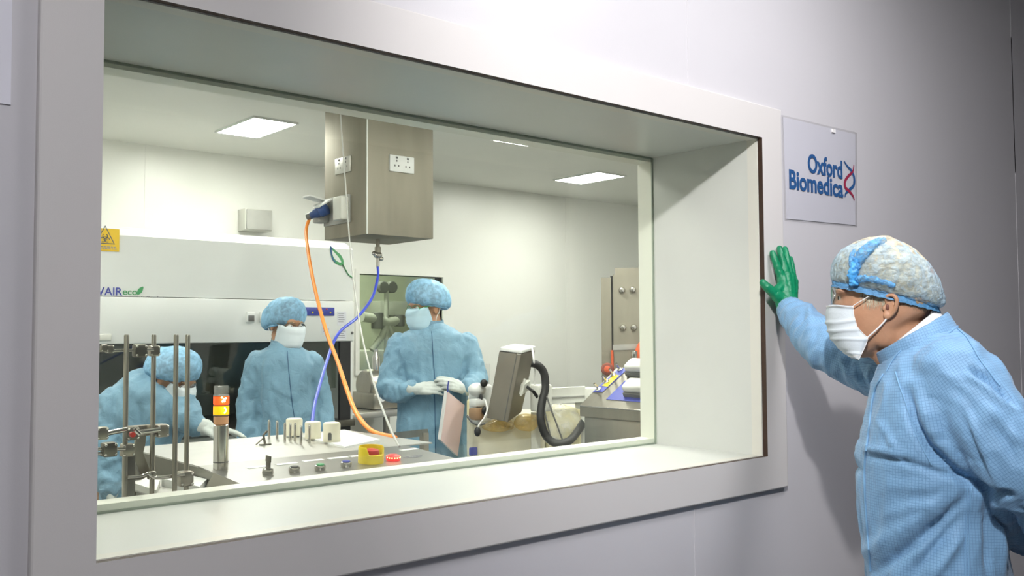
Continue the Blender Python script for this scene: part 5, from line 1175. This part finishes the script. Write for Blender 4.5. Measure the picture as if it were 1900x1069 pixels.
for k, s_ in ((0, -1), (-1, 1)):
    for a_, b_ in ((0, 7), (len(G)-9, len(G)-1)):
        pass
    MB().tube([G[i][k]+E3*.001*s_ for i in range(0, nT+1)], .0011, 6).build('side_binding', 'loop', mk)
    MB().tube(spline([G[0][k], hx(1600, 557, .078*s_), hx(1625, 544.5, .083*s_), hx(1640, 549, .086*s_)], 6), .0011, 6).build('ear_loop', 'loop', mk)
    MB().tube(spline([G[int(nT*.62)][k], hx(1626, 612, .078*s_), hx(1638, 600, .079*s_), hx(1646, 590, .082*s_)], 6), .0019, 6).build('ear_loop', 'loop', mk)
for t0 in (.035, .065, .93, .965):
    i = int(round(t0*nT)); MB().tube([p+(p-hx(1620, 610)).normalized()*.0012 for p in G[i]], .0006, 5).build('stitch_line', 'loop', mk)
# ---- safety glasses
GL = []
for i in range(9):
    t = i/8; row = []
    for j in range(25):
        a = -PI/2+PI*j/24; ca = max(0, math.cos(a)); row.append(m(1583+(1542-1583)*ca**.55, 533+(34+2*ca)*t, .076*math.sin(a)))
    GL.append(row)
ln = sheet(GL, .0016, 'safety_glasses', 'lens', PM)
MB().tube([r for r in GL[0]], .0012, 6).build('rim', 'poly', ln); MB().tube([r for r in GL[-1]], .001, 6).build('rim', 'poly', ln)
for k in (0, -1):
    s_ = -1 if k == 0 else 1; MB().tube([GL[2][k], hx(1600, 541, .081*s_), hx(1636, 546, .085*s_)], .0016, 6).build('temple_arm', 'poly', ln)
lr = [m(1545+4*(1-abs(math.sin(2*PI*j/20))), 551+13*math.sin(2*PI*j/20), -.030+.024*math.cos(2*PI*j/20)) for j in range(21)]
MB().tube(lr, .0013, 6, False).build('lens_rim', 'steeld', ln)

# ---- gown
T = MB(); T.loft(torso_rings(m, [(1634, 672, 1762, 600, .082, 0), (1626, 697, 1792, 622, .125, 0), (1616, 735, 1832, 655, .178, 0), (1606, 780, 1860, 712, .205, 0), (1594, 830, 1878, 790, .205, 0), (1590, 888, 1878, 880, .195, 0), (1594, 950, 1868, 950, .19, 0), (1604, 1010, 1866, 1010, .195, 0), (1610, 1069, 1874, 1069, .20, 0), (1612, 1200, 1880, 1200, .21, 0), (1606, 1420, 1886, 1420, .215, 0)]), 40, 2.25)
T.limb([(m(1772, 700, -.125), .085), (m(1830, 782, -.165), .083), (m(1893, 872, -.185), .080), (m(1908, 925, -.13), .070), (m(1910, 985, .02), .055), (m(1908, 990, .06), .045)])
T.cap(m(1745, 680, -.06), .075, m(1800, 720, -.13), .08)
T.limb([(m(1690, 705, .12), .085), (El+(Sh-El)*.45, .072), (El, .060), (El+(Wr-El)*.45, .055), (El+(Wr-El)*.82, .042), (El+(Wr-El)*.93, .034)])
BM = [(m(1700, 640), m(1740, 850), .17, .5), (m(1740, 850), m(1742, 1420), .18, .4), (m(1765, 690, -.12), m(1895, 875, -.185), .08, .8), (m(1897, 880, -.185), m(1908, 990, .06), .07, 1.3), (Sh, El, .07, 1.2), (El, Wr, .055, 1.5)]
FO = [([(1792, 921), (1740, 975), (1680, 1020), (1625, 1063)], -.014, 11), ([(1770, 908), (1700, 965), (1630, 1010), (1600, 1030)], .006, 16), ([(1785, 955), (1740, 1010), (1690, 1069)], -.012, 9), ([(1790, 990), (1760, 1030), (1730, 1075)], .007, 9),
      ([(1608, 833), (1640, 836), (1672, 846)], .008, 7), ([(1614, 848), (1680, 856), (1740, 876), (1800, 892)], -.008, 6), ([(1630, 780), (1650, 810), (1668, 836)], .005, 7),
      ([(1684, 726), (1696, 780), (1725, 830), (1775, 878), (1845, 918)], -.022, 9), ([(1704, 740), (1722, 800), (1766, 850)], .006, 14),
      ([(1796, 765), (1826, 830), (1856, 905)], .009, 6), ([(1786, 768), (1812, 830), (1836, 890)], -.006, 7), ([(1770, 720), (1800, 745), (1812, 770)], -.005, 9),
      ([(1800, 684), (1840, 712), (1884, 756)], -.018, 6), ([(1790, 694), (1830, 724), (1878, 764)], .008, 6), ([(1846, 790), (1872, 830), (1890, 880)], -.006, 8), ([(1824, 740), (1860, 790), (1900, 830)], .006, 10),
      ([(1850, 925), (1862, 916), (1880, 922)], -.016, 7), ([(1846, 930), (1850, 990), (1856, 1060)], .012, 6), ([(1828, 930), (1830, 1000), (1832, 1069)], -.010, 8), ([(1870, 950), (1884, 985), (1902, 1010)], -.02, 8),
      ([(1592, 822), (1587, 836), (1592, 850)], .006, 7), ([(1590, 862), (1596, 870), (1600, 876)], -.006, 6), ([(1650, 900), (1700, 905), (1760, 900)], .005, 14), ([(1640, 960), (1690, 940), (1740, 930)], .005, 12),
      ([(1494, 575), (1486, 598), (1480, 606)], -.007, 4), ([(1500, 560), (1505, 590), (1498, 620)], .006, 6), ([(1520, 600), (1510, 640), (1500, 655)], -.005, 6), ([(1560, 650), (1575, 690), (1590, 700)], .006, 6), ([(1590, 660), (1598, 700), (1612, 716)], -.008, 5), ([(1618, 680), (1614, 700), (1622, 716)], .006, 5)]
FO = [(p_, a_*1.22, w_*.85) for p_, a_, w_ in FO]
GM = cloth('gown', T, .0075, BM, 'gown', PM, .0085, 16, 21.3, FO, 4)
# cuff of the far sleeve
ax = (Wr-El).normalized(); a1 = ax.orthogonal().normalized(); b1_ = ax.cross(a1)
def cring(t, r, cr=.0): return [Wr+ax*t+(a1*math.cos(2*PI*j/48)+b1_*math.sin(2*PI*j/48))*(r+cr*math.sin(j*2.2)) for j in range(48)]
cu = MB().rings([cring(-.050, .038, .001), cring(-.032, .043, .002), cring(-.015, .039, .0018), cring(-.004, .0375, .0015), cring(-.003, .034, .0015), cring(-.03, .031)], False).build('cuff', 'gown', GM, True, 180)
me = cu.data; subsurf(cu, 1); crumple(cu, .0015, 60, 3.); smooth_all(cu)
pl0_ = g0
cu.data.transform(Matrix.Translation(pl0_)); cloth_uv(cu.data, [(El, Wr+ax*.05, .045)]); cu.data.transform(Matrix.Translation(-pl0_))
# standing collar
def colr(f, b, W, k=0.): 
    c = (m(*f)+m(*b))/2; A = (m(*b)-m(*f))/2; return [c+A*(1-k)*math.cos(2*PI*j/64)+E3*(W-k*.08)*math.sin(2*PI*j/64) for j in range(64)]
clr = MB().rings([colr((1640, 692), (1776, 606), .098), colr((1630, 674), (1768, 592), .092), colr((1621, 656), (1758, 578), .086), colr((1621, 656), (1758, 578), .086, .03), colr((1640, 692), (1776, 606), .098, .05)], False).build('collar', 'gown', GM, True, 60)
subsurf(clr, 1); crumple(clr, .0016, 40, 6.); smooth_all(clr)
clr.data.transform(Matrix.Translation(pl0_)); cloth_uv(clr.data, [(m(1702, 650), m(1688, 612), .09)]); clr.data.transform(Matrix.Translation(-pl0_))
wc = MB().rings([colr((1640, 660), (1752, 588), .080), colr((1640, 650), (1737, 573), .074), colr((1640, 650), (1737, 573), .074, .03), colr((1640, 660), (1752, 588), .08, .04)], False).build('inner_collar', 'loop', PM, True, 60, label='white inner collar'); subsurf(wc, 1); smooth_all(wc)
# seams
MB().tube([p+(p-m(1705, 650)).normalized()*.001 for p in colr((1640, 692), (1776, 606), .099)], .0022, 6).build('seam', pm('collar seam', (.16, .32, .52), .6), GM)
for q_, r_, mt in (([(1684, 640), (1662, 662), (1645, 690)], .0014, 'gown'), ([(1776, 610), (1796, 630), (1818, 668), (1842, 700), (1856, 716)], .0016, 'gown'), ([(1662, 690), (1671, 720), (1690, 780), (1706, 822), (1728, 862)], .0016, 'gown'),
              ([(1640, 694), (1622, 730), (1614, 790), (1606, 850), (1605, 900), (1609, 970), (1616, 1060)], .0024, 'gown'), ([(1803, 905), (1799, 960), (1797, 1069)], .0012, 'gown'), ([(1796, 905), (1793, 960), (1791, 1069)], .0012, 'gown')):
    P = surf(GM, q_, n=8)
    if len(P) > 3: MB().tube(P, r_, 6).build('seam', pm('gown seam thread', (.18, .36, .56), .6), GM)
# ---- green glove
Gm = MB(); gp = lambda x, y, Y: atY(x, y, Y)
fing = [[(1451, 517, 1.528), (1442, 494, 1.536), (1437.5, 481, 1.541), (1433.5, 470, 1.5475)], [(1459, 513, 1.524), (1453, 487, 1.534), (1449, 473, 1.540), (1446.5, 461.5, 1.5475)], [(1466, 516, 1.521), (1461.5, 488, 1.531), (1458.5, 474, 1.539), (1456.5, 462.5, 1.5475)], [(1472, 524, 1.519), (1470, 502, 1.528), (1468, 490, 1.536), (1466, 480, 1.5475)]]
fr_ = [(.0135, .0112, .0104, .0092), (.0135, .0114, .0106, .0094), (.013, .0108, .010, .009), (.012, .0098, .0092, .0084)]
Wg = gp(1461, 576, 1.500)
for P, R_ in zip(fing, fr_):
    q_ = [gp(*p) for p in P]; Gm.limb(list(zip(q_, R_)))
    Gm.cap(Wg+(q_[0]-Wg)*.08, .026, q_[0], .0155)
q_ = [gp(*p) for p in ((1452, 558, 1.512), (1436, 544, 1.522), (1423.5, 533, 1.530), (1415.5, 524.5, 1.538))]; Gm.limb(list(zip(q_, (.0205, .0150, .0128, .0105)))); Gm.cap(Wg, .028, q_[0], .022); Gm.cap(q_[1], .0145, gp(1450, 532, 1.522), .015); Gm.cap(q_[0], .02, gp(1452, 524, 1.524), .0145)
Gm.cap(Wg-ax*.03, .031, Wg, .031)
gm = fuse(Gm, .0021, 3)
for v, n in [(v, v.normal.copy()) for v in gm.vertices]:
    p = v.co; t_ = (p-Wg).dot(EZ); k = max(0., min(1., (.075-t_)/.05)); v.co = p+n*(.0011*ridge(V((p.x*25, p.y*25, p.z*120))+V((0, 0, 3*noise.noise(p*25))), 1.)*k+.0006*fbm(p, 90))
link('glove', gm, 'green', PM, True, 180, label='green rubber glove pressed on the wall')
Hb = MB(); hand(Hb, m(1907, 988, .07), E3*.8-E1*.5-EZ*.1, -E1*.3+EZ*.2+E3*.1, -1, 1., (.4, .45, .5, .5), .02, .4, .032); glove('glove', Hb, PM, 'green', seed=8.)
shoes(m, cx, 0, PM, half=.11)
# ================================================================== WORLD AND VIEW
wd = bpy.data.worlds.new('world'); SC.world = wd; wd.use_nodes = True
wd.node_tree.nodes['Background'].inputs[0].default_value = (.5, .5, .52, 1); wd.node_tree.nodes['Background'].inputs[1].default_value = .05
SC.view_settings.view_transform = 'Standard'; SC.view_settings.look = 'None'
SC.view_settings.exposure = 0.0; SC.view_settings.gamma = 1.0; SC.view_settings.use_curve_mapping = False
SC.cycles.max_bounces = 8; SC.cycles.transparent_max_bounces = 24; SC.cycles.sample_clamp_indirect = 6
bpy.context.view_layer.update()
